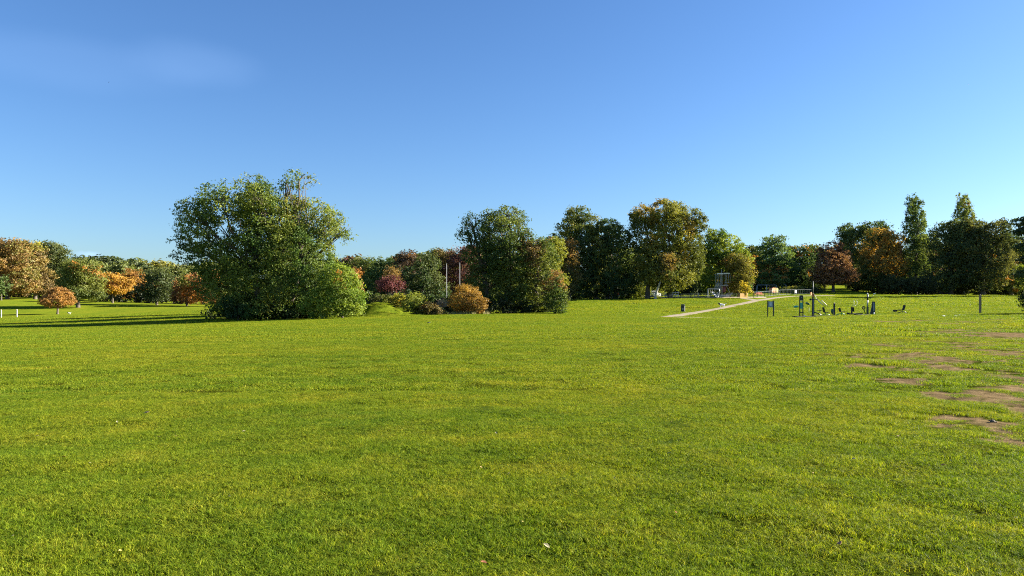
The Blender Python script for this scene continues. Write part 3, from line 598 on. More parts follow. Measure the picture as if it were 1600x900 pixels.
tree('low_shrub', 'yellow green shrub between the dark trunks left of the white car', 1004, 158, [(1000, 455, 14, 8), (1010, 450, 8, 9)], YGR1, YGR2, leaf=.36, cat='shrub', crown_name='foliage', r0=.05)
tree('low_shrub', 'small light green shrub behind the white rail fence', 1032, 165, [(1034, 452, 8, 10), (1026, 458, 8, 7)], YGR1, YGR2, leaf=.36, cat='shrub', crown_name='foliage', r0=.05)

# --- right side
tree('broadleaf_tree', 'brownish round tree on the skyline left of the layered green tree', 1180, 205, [(1180, 393, 14, 12), (1178, 410, 16, 16), (1180, 435, 20, 24)], OLV1, BRN1)
tree('small_tree', 'orange leaved tree tucked beside the yellow brown tree', 1176, 190, [(1178, 407, 9, 7), (1172, 415, 9, 8), (1176, 430, 9, 12)], ORG1, ORG2)
tree('cedar_tree', 'layered dark green tree, tallest above the playground swings', 1213, 186, [(1214, 376, 16, 9), (1206, 388, 20, 9), (1222, 396, 18, 9), (1208, 408, 26, 11), (1222, 420, 26, 12), (1205, 434, 26, 14)], (.045, .085, .028), (.115, .165, .045), flat=.3, clump=1.5)
tree('broadleaf_tree', 'dark green tree between the layered tree and the copper tree', 1250, 196, [(1243, 396, 14, 12), (1252, 405, 18, 20), (1245, 430, 24, 24), (1255, 440, 24, 18)], DRK1, (.075, .11, .028))
tree('broadleaf_tree', 'olive topped tree leaning behind the left side of the copper tree', 1275, 212, [(1274, 395, 18, 10), (1270, 410, 22, 18), (1275, 435, 26, 24)], OLV1, (.16, .16, .035))
tree('copper_beech', 'copper brown domed tree with a dark trunk behind the exercise machines', 1302, 183, [(1302, 396, 20, 17), (1294, 412, 24, 20), (1314, 412, 22, 22), (1302, 428, 34, 17), (1290, 432, 20, 12), (1320, 432, 18, 12)], CPR1, CPR2, leaf=.45, clump=1.0, r0=.36)
tree('small_tree', 'thin dark tree in the shade left of the copper tree trunk', 1289, 190, [(1290, 435, 8, 8), (1286, 428, 8, 8)], CPR1, OLV1, r0=.14)
tree('broadleaf_tree', 'large dark green tree rising behind the orange topped tree', 1345, 206, [(1335, 362, 20, 14), (1360, 360, 22, 13), (1330, 380, 18, 20), (1350, 385, 34, 28), (1345, 420, 38, 32), (1378, 372, 14, 12)], (.045, .078, .024), (.115, .14, .034))
tree('broadleaf_tree', 'orange topped tree with green lower leaves left of the tall poplar', 1377, 190, [(1372, 370, 20, 14), (1386, 380, 18, 18), (1376, 392, 28, 22, 1), (1372, 418, 34, 26), (1392, 420, 20, 22), (1372, 442, 36, 16)], (.065, .085, .02), (.16, .15, .03), (.31, .19, .04), .5)
tree('poplar', 'tall slim poplar, the nearer and darker of the two', 1431, 188, [(1431, 315, 9, 12), (1429, 330, 13, 18), (1434, 345, 15, 22), (1429, 362, 18, 24), (1436, 385, 18, 24), (1428, 405, 18, 24), (1440, 415, 16, 24), (1432, 435, 24, 22)], (.060, .10, .028), (.16, .20, .055), leaf=.42, clump=.6, flat=1.3, r0=.35)
tree('poplar', 'slim pale green poplar tip rising behind the broad dark tree', 1506, 218, [(1505, 311, 8, 10), (1504, 324, 12, 15), (1507, 338, 14, 17), (1504, 356, 17, 22), (1508, 385, 18, 30)], (.12, .155, .045), (.24, .26, .07), leaf=.46, clump=.6, flat=1.3, r0=.3)
tree('broadleaf_tree', 'broad dark tree at the left of the dark row beneath the poplar tip', 1486, 181, [(1480, 362, 18, 16), (1500, 360, 20, 18), (1475, 385, 24, 26), (1500, 395, 30, 30), (1480, 425, 36, 30)], (.036, .062, .022), (.100, .120, .038))
tree('broadleaf_tree', 'broad dark tree with a brownish crown in the middle of the dark row', 1535, 178, [(1525, 355, 24, 16), (1550, 362, 22, 18), (1530, 385, 34, 28), (1555, 395, 28, 28), (1535, 425, 42, 30)], (.040, .058, .022), (.120, .120, .040))
tree('broadleaf_tree', 'dark tree at the right end of the dark row near the picture edge', 1580, 184, [(1575, 378, 18, 14), (1590, 388, 22, 18), (1582, 405, 28, 26), (1588, 432, 32, 24)], (.040, .066, .024), (.105, .125, .038))
tree('small_tree', 'deep maroon tree seen between the orange topped tree and the poplar', 1402, 214, [(1401, 388, 9, 11), (1404, 405, 12, 16), (1400, 430, 16, 22)], MRN1, RST1)
tree('cedar_tree', 'spreading cedar with flat dark tiers at the right edge of the picture', 1618, 150, [(1606, 346, 22, 7), (1622, 338, 20, 7), (1600, 362, 14, 5), (1625, 360, 34, 7), (1620, 385, 26, 8), (1625, 405, 34, 10), (1622, 430, 30, 14)], (.022, .042, .022), (.05, .075, .03), flat=.25, leaf=.4)
tree('green_bush', 'light green bush low at the right edge under the cedar', 1600, 165, [(1600, 425, 12, 14), (1606, 445, 12, 10)], YGR1, (.2, .2, .04), leaf=.4, cat='bush', crown_name='foliage', r0=.07)
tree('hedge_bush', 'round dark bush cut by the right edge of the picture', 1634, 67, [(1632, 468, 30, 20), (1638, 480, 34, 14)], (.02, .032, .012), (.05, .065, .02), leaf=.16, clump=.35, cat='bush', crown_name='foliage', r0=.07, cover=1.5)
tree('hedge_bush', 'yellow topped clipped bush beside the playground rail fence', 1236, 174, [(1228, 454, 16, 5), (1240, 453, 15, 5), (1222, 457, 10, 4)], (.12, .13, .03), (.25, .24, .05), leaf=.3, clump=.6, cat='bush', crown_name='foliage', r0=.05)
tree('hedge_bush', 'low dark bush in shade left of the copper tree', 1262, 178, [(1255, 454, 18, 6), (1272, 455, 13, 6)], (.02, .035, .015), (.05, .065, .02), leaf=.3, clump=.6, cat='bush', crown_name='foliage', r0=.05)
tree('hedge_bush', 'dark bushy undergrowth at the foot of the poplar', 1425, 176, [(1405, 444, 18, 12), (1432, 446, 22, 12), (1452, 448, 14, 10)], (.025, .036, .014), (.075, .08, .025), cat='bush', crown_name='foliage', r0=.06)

# --- left side
tree('broadleaf_tree', 'broad orange brown tree at the left edge of the far field', 12, 250, [(2, 388, 24, 15), (28, 392, 22, 16), (-10, 410, 32, 22), (22, 412, 34, 20), (5, 437, 44, 22), (38, 438, 26, 22)], (.14, .09, .032), (.27, .165, .048), (.17, .15, .04), .3)
tree('broadleaf_tree', 'yellow brown tree between the orange brown tree and the dark tall one', 55, 258, [(50, 396, 18, 16), (58, 415, 20, 20), (62, 440, 22, 22)], BRN1, (.26, .19, .05), YGR2, .3)
tree('broadleaf_tree', 'dark green small tree low at the left edge of the far field', 2, 240, [(0, 446, 12, 14)], DRK1, (.08, .12, .03))
tree('broadleaf_tree', 'tall dark green tree behind the rounded green field tree', 84, 275, [(70, 390, 20, 13), (90, 398, 22, 16), (80, 415, 26, 22), (95, 432, 28, 24)], (.04, .06, .02), (.095, .11, .03))
tree('field_tree', 'rounded green tree standing in the far left field', 122, 214, [(112, 420, 18, 14), (136, 419, 22, 14), (108, 436, 22, 18), (135, 440, 28, 22), (122, 456, 34, 12), (155, 460, 11, 7)], (.055, .085, .02), (.15, .165, .032), r0=.5, leaf=.5)
tree('field_tree', 'small round orange tree alone in the far left field', 90, 188, [(90, 458, 17, 10), (79, 467, 14, 9), (101, 467, 15, 9), (90, 471, 24, 9)], (.23, .12, .04), (.38, .21, .055), leaf=.34, clump=.7, r0=.24, twigs=3)
tree('broadleaf_tree', 'golden orange tree right of the rounded green field tree', 176, 244, [(170, 436, 18, 10), (190, 442, 16, 9), (176, 450, 24, 9)], (.34, .19, .03), (.52, .31, .045))
tree('broadleaf_tree', 'orange brown tree on the slope behind the golden orange tree', 211, 268, [(208, 428, 14, 9), (216, 438, 12, 11), (206, 448, 16, 14)], ORG1, ORG2)
tree('broadleaf_tree', 'dark green domed tree between golden and rusty trees at left', 245, 233, [(240, 430, 18, 14), (254, 436, 18, 15), (232, 448, 18, 15), (252, 455, 26, 15)], (.035, .055, .02), (.085, .105, .03))
tree('broadleaf_tree', 'rusty orange tree just left of the huge spreading tree', 292, 226, [(284, 444, 15, 12), (300, 438, 15, 11), (292, 458, 24, 14), (318, 456, 15, 15)], RST1, (.38, .18, .045), OLV2, .15)
tree('broadleaf_tree', 'rust and green tree half hidden behind the huge spreading tree', 338, 222, [(330, 445, 16, 20), (345, 460, 18, 16)], OLV1, RST2)
# --- wooded hillside at the left and behind: one crown shape per kind, copied
def hill_trees():
    kinds = []
    for s in range(4):
        rr = random.Random(50+s); k = 380/F; lb = []
        for q in range(6): lb.append((rr.uniform(-11, 11)*k, rr.uniform(-6, 6)*k, rr.uniform(13, 27)*k, rr.uniform(9, 14)*k, rr.uniform(9, 14)*k, rr.uniform(8, 12)*k, 1))
        lb.append((0, 0, 10*k, 17*k, 15*k, 11*k, 1))
        cm = crown_mesh(lb, 1.0, 2.4, (.75, .8, .75), (1.25, 1.2, 1.2), (1.8, 1.3, 1), .06, 1.1, 90+s)
        mb = MB(); mb.tube([(0, 0, -1), (0, 0, 2), (.2, 0, 7)], [.6, .45, .3], 7)
        tm = bpy.data.meshes.new('trunk'); tm.from_pydata([tuple(v) for v in mb.v], [], mb.f); tm.materials.append(M_BARK); kinds.append((cm, tm))
    spec = [('dark green', (.055, .075, .028)), ('olive green', (.10, .12, .032)), ('yellow green', (.17, .17, .04)), ('orange brown', (.26, .14, .045)), ('dull maroon', (.10, .055, .04))]
    rows = []
    # px, top py, distance, colour
    for (px, top, Y, c) in [(100, 402, 330, 0), (118, 406, 350, 1), (133, 399, 380, 0), (148, 405, 340, 1), (165, 401, 390, 0), (178, 404, 360, 0), (193, 410, 330, 1), (206, 403, 400, 1), (214, 412, 340, 0),
                            (228, 409, 350, 2), (243, 412, 380, 1), (256, 411, 350, 2), (270, 416, 330, 1), (284, 412, 380, 2), (298, 418, 340, 1), (315, 410, 370, 0), (335, 408, 350, 1), (355, 412, 330, 0),
                            (60, 385, 330, 0), (35, 380, 340, 3), (10, 378, 330, 1), (-20, 375, 330, 0), (-50, 372, 320, 3), (-85, 372, 320, 1), (160, 425, 290, 1), (185, 428, 300, 3), (230, 428, 290, 1), (270, 436, 280, 0), (315, 435, 290, 3), (140, 432, 290, 0),
                            (530, 402, 320, 0), (548, 400, 300, 4), (590, 408, 300, 1), (620, 402, 310, 0), (650, 397, 300, 1), (676, 392, 290, 0), (706, 393, 300, 4), (742, 392, 290, 0), (780, 395, 300, 1), (830, 385, 290, 0), (870, 385, 290, 0),
                            (960, 390, 260, 0), (1000, 385, 270, 1), (1090, 395, 260, 0), (1112, 400, 250, 0), (1160, 400, 270, 1), (1196, 395, 260, 0), (1232, 400, 250, 1), (1290, 392, 270, 0), (1322, 388, 260, 1), (1400, 385, 260, 0), (1455, 372, 260, 0), (1470, 392, 240, 4), (1525, 375, 270, 1), (1570, 372, 260, 0), (1612, 380, 260, 2), (1660, 372, 230, 0), (1700, 365, 240, 1), (1745, 370, 235, 4), (1800, 368, 240, 3)]:
        rows.append((px, top, Y, c))
    ORD = 'first second third fourth fifth sixth seventh eighth ninth tenth eleventh twelfth thirteenth fourteenth fifteenth'.split(); seen = {}
    rows.sort()
    for i, (px, top, Y, c) in enumerate(rows):
        b = G(px, Y, .3); h = P(px, top, Y).z-b.z; s = max(.25, h/(37*380/F))
        word, colr = spec[c]; side = 'wooded hillside at the far left' if px < 380 else 'wood behind the goal posts' if px < 900 else 'wood behind the playground' if px < 1280 else 'belt behind the dark right hand trees'
        r = empty("hillside_tree", b, i*1.7, cat='tree', group='trees in the %s' % side)
        if 0 <= px <= 1600:
            seen[word+side] = seen.get(word+side, 0)+1; r['label'] = '%s %s tree from the left in the %s' % (ORD[seen[word+side]-1], word, side)
        else: r['label'] = '%s tree just beyond the %s edge of the picture' % (word, 'left' if px < 0 else 'right')
        cm, tm = kinds[i % 4]
        w = s*(1.0 if px > 380 else 1.05); r.scale = (max(w, .55), max(w, .55), s)
        co = link('crown', cm, None, r); j = random.uniform(.85, 1.15); co.color = (colr[0]*j, colr[1]*j, colr[2]*j, 1); link('trunk', tm, None, r)
hill_trees()
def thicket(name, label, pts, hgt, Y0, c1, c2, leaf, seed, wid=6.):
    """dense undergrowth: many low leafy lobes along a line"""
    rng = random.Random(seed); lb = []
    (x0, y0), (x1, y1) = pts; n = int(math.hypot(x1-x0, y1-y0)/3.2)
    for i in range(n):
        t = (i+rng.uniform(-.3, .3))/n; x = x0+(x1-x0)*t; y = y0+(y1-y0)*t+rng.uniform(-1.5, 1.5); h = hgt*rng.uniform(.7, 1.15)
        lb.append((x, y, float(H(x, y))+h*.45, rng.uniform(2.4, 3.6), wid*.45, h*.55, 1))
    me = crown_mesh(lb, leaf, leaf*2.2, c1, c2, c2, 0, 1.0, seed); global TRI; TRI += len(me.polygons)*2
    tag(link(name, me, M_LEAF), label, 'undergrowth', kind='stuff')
X_ = lambda px, Y: (px-800)/F*Y
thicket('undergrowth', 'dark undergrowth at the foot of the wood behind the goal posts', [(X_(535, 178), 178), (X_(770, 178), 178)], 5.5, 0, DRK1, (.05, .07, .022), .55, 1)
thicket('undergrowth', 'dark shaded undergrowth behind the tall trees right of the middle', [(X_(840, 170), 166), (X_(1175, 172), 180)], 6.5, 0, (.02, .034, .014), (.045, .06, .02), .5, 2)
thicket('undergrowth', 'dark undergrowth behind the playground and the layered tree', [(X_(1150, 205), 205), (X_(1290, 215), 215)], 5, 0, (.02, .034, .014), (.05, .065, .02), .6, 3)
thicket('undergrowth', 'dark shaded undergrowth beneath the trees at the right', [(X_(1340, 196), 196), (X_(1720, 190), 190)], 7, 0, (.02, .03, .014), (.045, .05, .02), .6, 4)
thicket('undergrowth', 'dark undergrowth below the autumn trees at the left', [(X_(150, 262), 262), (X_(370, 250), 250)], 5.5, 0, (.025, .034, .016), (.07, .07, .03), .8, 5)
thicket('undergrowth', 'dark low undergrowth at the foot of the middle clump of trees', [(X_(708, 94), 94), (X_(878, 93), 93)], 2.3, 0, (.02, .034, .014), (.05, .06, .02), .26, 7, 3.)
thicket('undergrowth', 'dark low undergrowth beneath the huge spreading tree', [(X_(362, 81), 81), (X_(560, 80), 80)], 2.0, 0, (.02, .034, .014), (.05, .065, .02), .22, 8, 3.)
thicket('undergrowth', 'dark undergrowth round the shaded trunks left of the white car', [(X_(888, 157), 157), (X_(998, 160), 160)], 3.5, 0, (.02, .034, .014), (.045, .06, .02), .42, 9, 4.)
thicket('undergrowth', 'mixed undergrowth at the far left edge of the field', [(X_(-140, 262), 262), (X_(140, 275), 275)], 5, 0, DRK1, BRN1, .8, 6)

# ------------------------------------------------------------------ skinned figures
def skinned(name, verts, edges, radii, m, parent, sub=1):
    me = bpy.data.meshes.new(name); me.from_pydata(verts, edges, []); o = link(name, me, m, parent)
    sk = o.modifiers.new('skin', 'SKIN'); sk.use_smooth_shade = True
    for i, r in enumerate(radii):
        r = r if isinstance(r, tuple) else (r, r); me.skin_vertices[0].data[i].radius = r
    me.skin_vertices[0].data[0].use_root = True
    sb = o.modifiers.new('sub', 'SUBSURF'); sb.levels = sub; sb.render_levels = sub; return o
def person(label, px, Y, top_m, leg_m, hair_m, rz=0, scale=1., bend=0.):
    b = G(px, Y); r = empty('person', b, rz, label=label, cat='person'); r.scale = (scale,)*3
    def B(v):       # lean the upper body forward about the hips
        x, y, z = v
        if z > .95: dz = z-.95; y, z = y-math.sin(bend)*dz, .95+math.cos(bend)*dz
        return (x, y, z)
    V = [(0, 0, .95), (0, 0, 1.18), (0, 0, 1.40), (0, 0, 1.50), (0, -.01, 1.58), (0, -.01, 1.70), (.17, 0, 1.42), (.22, .02, 1.13), (.23, -.06, .88), (-.17, 0, 1.42), (-.24, .02, 1.14), (-.2, -.16, .95),
         (.09, 0, .88), (.10, -.04, .50), (.11, .03, .09), (.11, -.12, .04), (-.09, 0, .88), (-.11, .06, .50), (-.10, .14, .10), (-.10, .0, .04)]
    E = [(0, 1), (1, 2), (2, 3), (3, 4), (4, 5), (2, 6), (6, 7), (7, 8), (2, 9), (9, 10), (10, 11), (0, 12), (12, 13), (13, 14), (14, 15), (0, 16), (16, 17), (17, 18), (18, 19)]
    Rr = [.14, .13, .14, .055, .085, .085, .055, .042, .032, .055, .042, .032, .085, .06, .042, .035, .085, .06, .042, .035]
    body = skinned('body', [B(v) for v in V], E, Rr, M_SKIN, r)
    skinned('jacket', [B(v) for v in [(0, 0, .92), (0, 0, 1.16), (0, 0, 1.41), (.17, 0, 1.42), (.22, .02, 1.13), (.23, -.05, .93), (-.17, 0, 1.42), (-.24, .02, 1.14), (-.21, -.14, .98)]],
            [(0, 1), (1, 2), (2, 3), (3, 4), (4, 5), (2, 6), (6, 7), (7, 8)], [.17, .16, .16, .075, .06, .05, .075, .06, .05], top_m, r)
    skinned('trousers', [(0, 0, .95), (.09, 0, .86), (.10, -.04, .50), (.11, .03, .12), (-.09, 0, .86), (-.11, .06, .50), (-.10, .14, .12)], [(0, 1), (1, 2), (2, 3), (0, 4), (4, 5), (5, 6)],
            [.155, .10, .075, .058, .10, .075, .058], leg_m, r)
    h = Vector(B((0, .015, 1.67))); MB().ball(h, (.095, .105, .10), 12, 8).build('hair', hair_m, r, True)
    f = Vector(B((0, -.085, 1.60))); MB().ball(f+Vector((0, -.02, 0)), (.014, .02, .02), 6, 4).build('nose', M_SKIN, r, True)
    for sx in (-.035, .035): MB().ball(f+Vector((sx, -.005, .03)), .012, 6, 4).build('eye', M_BLACK, r, True)
    for sx, hv in ((.23, V[8]), (-.2, V[11])):
        mb = MB(); p = Vector(B(hv)); mb.ball(p+Vector((0, -.01, -.05)), (.02, .035, .045), 8, 5)
        for q in range(4): mb.tube([p+Vector((0, -.03+.018*q, -.08)), p+Vector((0, -.035+.018*q, -.11)), p+Vector((.01*(1 if sx < 0 else -1), -.035+.018*q, -.135+.004*abs(q-1))) ], [.010, .009, .007], 6)
        mb.tube([p+Vector((0, -.035, -.04)), p+Vector((0, -.06, -.075)), p+Vector((0, -.06, -.095))], [.012, .010, .008], 6)
        mb.build('hand', M_SKIN, r, True)
    return r
person('small person in a red top standing in front of the dark trees', 966.5, 147, M_RED, M_GREY, M_BLACK, .4, .86)
person('person in a white top stooping in front of the dark trunks', 956.5, 148, M_WHITE, simple('pale_trousers', (.45, .44, .42), .8), M_WHITE, -1.2, .80, .9)
def dog(label, px, Y, rz, coat, patch, scale):
    b = G(px, Y); r = empty('dog', b, rz, label=label, cat='dog'); r.scale = (scale,)*3
    V = [(.28, 0, .46), (.05, 0, .45), (-.22, 0, .46), (-.36, 0, .58), (-.47, 0, .66), (-.60, 0, .61), (.40, 0, .50), (.58, 0, .60), (.70, 0, .74),
         (.30, .09, .36), (.26, .09, .27), (.36, .09, .17), (.33, .09, .02), (.30, -.09, .36), (.22, -.09, .27), (.31, -.09, .17), (.28, -.09, .02),
         (-.24, .08, .34), (-.23, .08, .18), (-.24, .08, .02), (-.26, -.08, .34), (-.30, -.08, .18), (-.31, -.08, .02)]
    E = [(0, 1), (1, 2), (2, 3), (3, 4), (4, 5), (0, 6), (6, 7), (7, 8), (0, 9), (9, 10), (10, 11), (11, 12), (0, 13), (13, 14), (14, 15), (15, 16), (2, 17), (17, 18), (18, 19), (2, 20), (20, 21), (21, 22)]
    Rr = [.12, .12, .15, .09, .085, .045, .05, .03, .025, .07, .05, .03, .028, .07, .05, .03, .028, .06, .035, .03, .06, .035, .03]
    skinned('body', V, E, [q*1.25 for q in Rr], coat, r)
    mb = MB(); mb.ball((-.48, 0, .67), (.13, .12, .12), 10, 7); mb.ball((-.36, 0, .57), (.15, .14, .15), 10, 7); mb.build('head_patch', patch, r, True)
    for s in (-1, 1): MB().tube([(-.43, .07*s, .71), (-.42, .10*s, .69), (-.44, .11*s, .60)], [.03, .03, .012], 6).build('ear', patch, r, True)
    MB().ball((-.645, 0, .615), .02, 6, 5).build('nose', M_BLACK, r, True)
    return r
dog('white dog with a black head walking on the grass above the footpath', 1128, Yat(1128, 480.5, 70), 0, M_WHITE, M_BLACK, .95)
dog('small black and white dog beside the orange field tree', 108, 186, .25, M_WHITE, M_BLACK, .72)
# birds
def bird(label, loc, rz, flying, s, colm):
    r = empty('bird', loc, rz, label=label, cat='bird'); r.scale = (s,)*3
    skinned('body', [(0, 0, .09), (.09, 0, .10), (.15, 0, .14), (-.10, 0, .08), (-.2, 0, .07)], [(0, 1), (1, 2), (0, 3), (3, 4)], [.05, .045, .03, .035, .02], colm, r)
    MB().tube([(.17, 0, .145), (.215, 0, .135)], [.012, .003], 6).build('beak', M_GREY, r)
    if flying:
        for sd in (-1, 1):
            w = MB(); o = [(.05, 0, .11), (.07, .15*sd, .15), (.03, .38*sd, .12), (-.03, .30*sd, .12), (-.06, .12*sd, .13), (-.07, 0, .10)]
            w.add([Vector(p) for p in o]+[Vector(p)-Vector((0, 0, .01)) for p in o], [(0, 1, 2, 3, 4, 5), (11, 10, 9, 8, 7, 6)]+[(k, (k+1) % 6, (k+1) % 6+6, k+6) for k in range(6)]); w.build('wing', colm, r)
    else:
        for sd in (-1, 1):
            MB().ball((-.03, .04*sd, .10), (.11, .018, .035), 8, 5).build('wing', colm, r, True); MB().tube([(0, .02*sd, .06), (.0, .02*sd, 0)], .006, 5).build('leg', M_GREY, r)
    return r
bird('black bird standing on the lawn in front of the bushes', G(670, Yat(670, 505.5)), .5, False, .75, M_BLACK)
bird('tiny dark bird flying in the upper left sky', P(170, 129, 130), .9, True, .7, M_BLACK)
bird('tiny dark bird flying high in the right sky', P(1513, 132, 190), 2.2, True, .7, M_BLACK)

# ------------------------------------------------------------------ posts
def post(label, px, Y, h, w, m, cat='post', name='wooden_post', group=None):
    b = G(px, Y, .1); r = empty(name, b, .1, label=label, cat=cat, group=group)
    MB().box((0, 0, h/2+.05), (w, w, h)).build('shaft', m, r); MB().add([(-w*.5, -w*.5, h+.053), (w*.5, -w*.5, h+.053), (w*.5, w*.5, h+.053), (-w*.5, w*.5, h+.053), (0, 0, h+.05+w*.35)], [(0, 1, 4), (1, 2, 4), (2, 3, 4), (3, 0, 4), (3, 2, 1, 0)]).build('cap', m, r)
post('square brown wooden post alone on the right of the lawn', 1531.5, 69, 1.80, .15, M_WOOD)
post('pale wooden post at the very left edge of the far field', 1.8, 160, 1.75, .17, M_PALEWOOD)
post('pale wooden post left of the small orange tree, standing clear of the edge', 26.2, 162, 1.75, .19, M_PALEWOOD)
post('short dark post beside the left foot of the huge spreading tree', 348.5, 100, .75, .10, M_DARKFENCE, name='short_post')
def goal():
    Y = 176; b = G(708, Y); r = empty('goal_posts', b, R(-52), label='tall white goal posts rising in front of the dark wood', cat='goal posts')
    z = P(708, 411, Y).z-b.z
    for s in (-1, 1):
        MB().tube([(2.8*s, 0, -.3), (2.8*s, 0, z*.5), (2.8*s, 0, z)], [.075, .06, .05], 8).build('post', M_POSTGREY, r, True)
    MB().tube([(-2.8, 0, 3), (2.8, 0, 3)], .07, 8).build('crossbar', M_WHITE, r, True)
goal()
def bin_():
    b = G(1067, Yat(1067, 487.3, 70)); r = empty('litter_bin', b, -.3, label='black litter bin on the grass beside the footpath', cat='litter bin')
    MB().box((0, 0, .45), (.50, .5, .88)).build('body', M_BLACK, r); MB().extr([(-.29, .90), (.29, .90), (.29, .96), (.18, 1.08), (-.18, 1.08), (-.29, .96)], -.28, .28).build('lid', M_BLACK, r)
    MB().box((.02, -.255, .42), (.16, .02, .30)).build('notice', M_GREY, r); MB().box((.258, 0, .5), (.02, .42, .75)).build('side_panel', M_STEEL, r)
    MB().box((0, 0, .02), (.62, .62, .06)).build('plinth', M_STEEL, r)
    MB().box((0, -.285, .985), (.30, .01, .06)).build('slot', M_GREY, r)
bin_()

# ------------------------------------------------------------------ outdoor gym (about 75 m away)
K = 75/F
def gb(px, Y=75, **kw): return G(px, Y)
GYM = 'outdoor gym machines on the lawn'
def sign_board():
    r = empty('information_board', G(1204, 79), -.25, label='information board on two dark posts left of the gym machines', cat='sign')
    for s in (-1, 1): MB().box((.29*s, 0, .8), (.10, .10, 1.74)).build('post', M_BLACK, r)
    MB().box((0, -.01, 1.33), (.48, .05, .62)).build('panel', M_GREY, r); MB().box((.0, -.038, 1.36), (.22, .008, .40)).build('notice', simple('pale_notice', (.5, .54, .58), .5), r)
    MB().box((.355, 0, 1.1), (.022, .09, 1.2)).build('edge_strip', M_WHITE, r); MB().extr([(-.36, 1.66), (-.3, 1.75), (0, 1.66), (.3, 1.75), (.36, 1.66)], -.05, .05).build('top_rail', M_BLACK, r)
sign_board()
def tower():
    r = empty('exercise_machine', G(1252, 75), 0, label='tall arch topped machine with green hand wheels and pads', cat='exercise machine', group=GYM)
    for s in (-1, 1): MB().box((.16*s, 0, .9), (.07, .10, 1.86)).build('post', M_BLACK, r)
    o = [(-.19, 1.68), (.19, 1.68), (.19, 2.0)]+[(.19*math.cos(a), 2.0+.17*math.sin(a)) for a in [math.pi*k/8 for k in range(1, 8)]]+[(-.19, 2.0)]
    MB().extr(o, -.06, .06).build('arch_panel', M_BLACK, r); MB().ball((0, -.06, 1.95), (.06, .02, .05), 10, 6).build('emblem', M_GREY, r, True)
    MB().box((0, -.02, 1.12), (.24, .05, .62)).build('pad', M_TEAL, r)
    MB().box((0, 0, 1.62), (.36, .08, .05)).build('crossbar', M_STEEL, r); MB().box((0, 0, .42), (.42, .10, .09)).build('step', M_BLACK, r); MB().box((0, 0, .18), (.36, .08, .06)).build('crossbar', M_BLACK, r)
    for (cx, cz, ang, m) in ((-.55, 1.02, .1, M_TEAL), (.62, 1.32, -.45, simple('dark_green_plastic', (.03, .12, .04), .5))):
        w = empty('hand_wheel', (cx, -.05, cz)); w.parent = r; w.rotation_euler = (0, -ang, 0)
        MB().ball((0, 0, 0), (.25, .22, .11), 16, 8).build('disc', m, w, True)
        MB().tube([(0, 0, 0), (-cx+.16*(1 if cx > 0 else -1), .05, -.1)], .022, 6).build('arm', M_BLACK, w)
        MB().ball((.20*(-1 if cx > 0 else 1), -.02, .02), .055, 8, 6).build('knob', M_WHITE, w, True)
    MB().tube([(.2, 0, .40), (.85, 0, .36)], .02, 6).build('foot_bar', M_BLACK, r); MB().ball((.28, -.1, .06), (.09, .08, .10), 8, 6).build('foot', M_WHITE, r, True)
    MB().tube([(.78, 0, .36), (.78, 0, 1.0)], .015, 6).build('rod', M_GREENP, r); MB().box((-.7, 0, .05), (.36, .3, .07)).build('foot_plate', M_RUBBER, r)
tower()
def station():
    r = empty('exercise_machine', G(1270.5, 75), 0, label='tallest twin post machine with an orange top and two cream slanting bars', cat='exercise machine', group=GYM)
    for s in (-1, 1): MB().box((.075*s, 0, 1.1), (.075, .10, 2.25)).build('post', M_BLACK, r)
    MB().box((0, 0, .04), (.44, .4, .08)).build('base_plate', M_BLACK, r); MB().box((-.06, 0, 2.18), (.13, .12, .36)).build('cap', M_ORANGE, r)
    MB().box((0, .0, 1.0), (.07, .05, 1.6)).build('steel_spine', M_STEEL, r)
    MB().ball((-.28, 0, 1.70), (.11, .09, .10), 10, 7).build('weight', M_RUBBER, r, True); MB().tube([(-.2, 0, 1.70), (.45, 0, 1.68)], .035, 8).build('arm', M_BLACK, r)
    MB().tube([(.02, -.02, 2.32), (.10, -.02, 2.20), (.38, 0, 1.72)], .02, 6).build('strut', M_BLACK, r); MB().ball((.42, 0, 1.68), (.10, .07, .06), 8, 6).build('hinge', M_RUBBER, r, True)
    for dx in (0, .34): MB().tube([(.46+dx, -.05, 1.63), (.72+dx, -.1, 1.36), (.96+dx, -.15, 1.12)], [.05, .055, .04], 8).build('slanting_bar', M_CREAM, r, True)
    for dx in (0, .34): MB().tube([(.96+dx, -.15, 1.12), (1.10+dx, -.17, 1.0)], .018, 6).build('handle', M_BLACK, r, True)
    MB().tube([(.08, 0, .42), (.5, 0, .30), (.85, 0, .14)], .05, 8).build('lower_beam', M_BLACK, r, True)
    MB().box((.62, 0, .62), (.34, .3, .06)).build('seat', M_RUBBER, r); MB().tube([(.70, 0, .60), (.70, 0, .2)], .03, 6).build('seat_post', M_BLACK, r)
    MB().tube([(-.42, 0, .9), (-.42, 0, .52), (-.1, 0, .50)], .022, 6).build('pedal_arm', M_BLACK, r, True)
station()
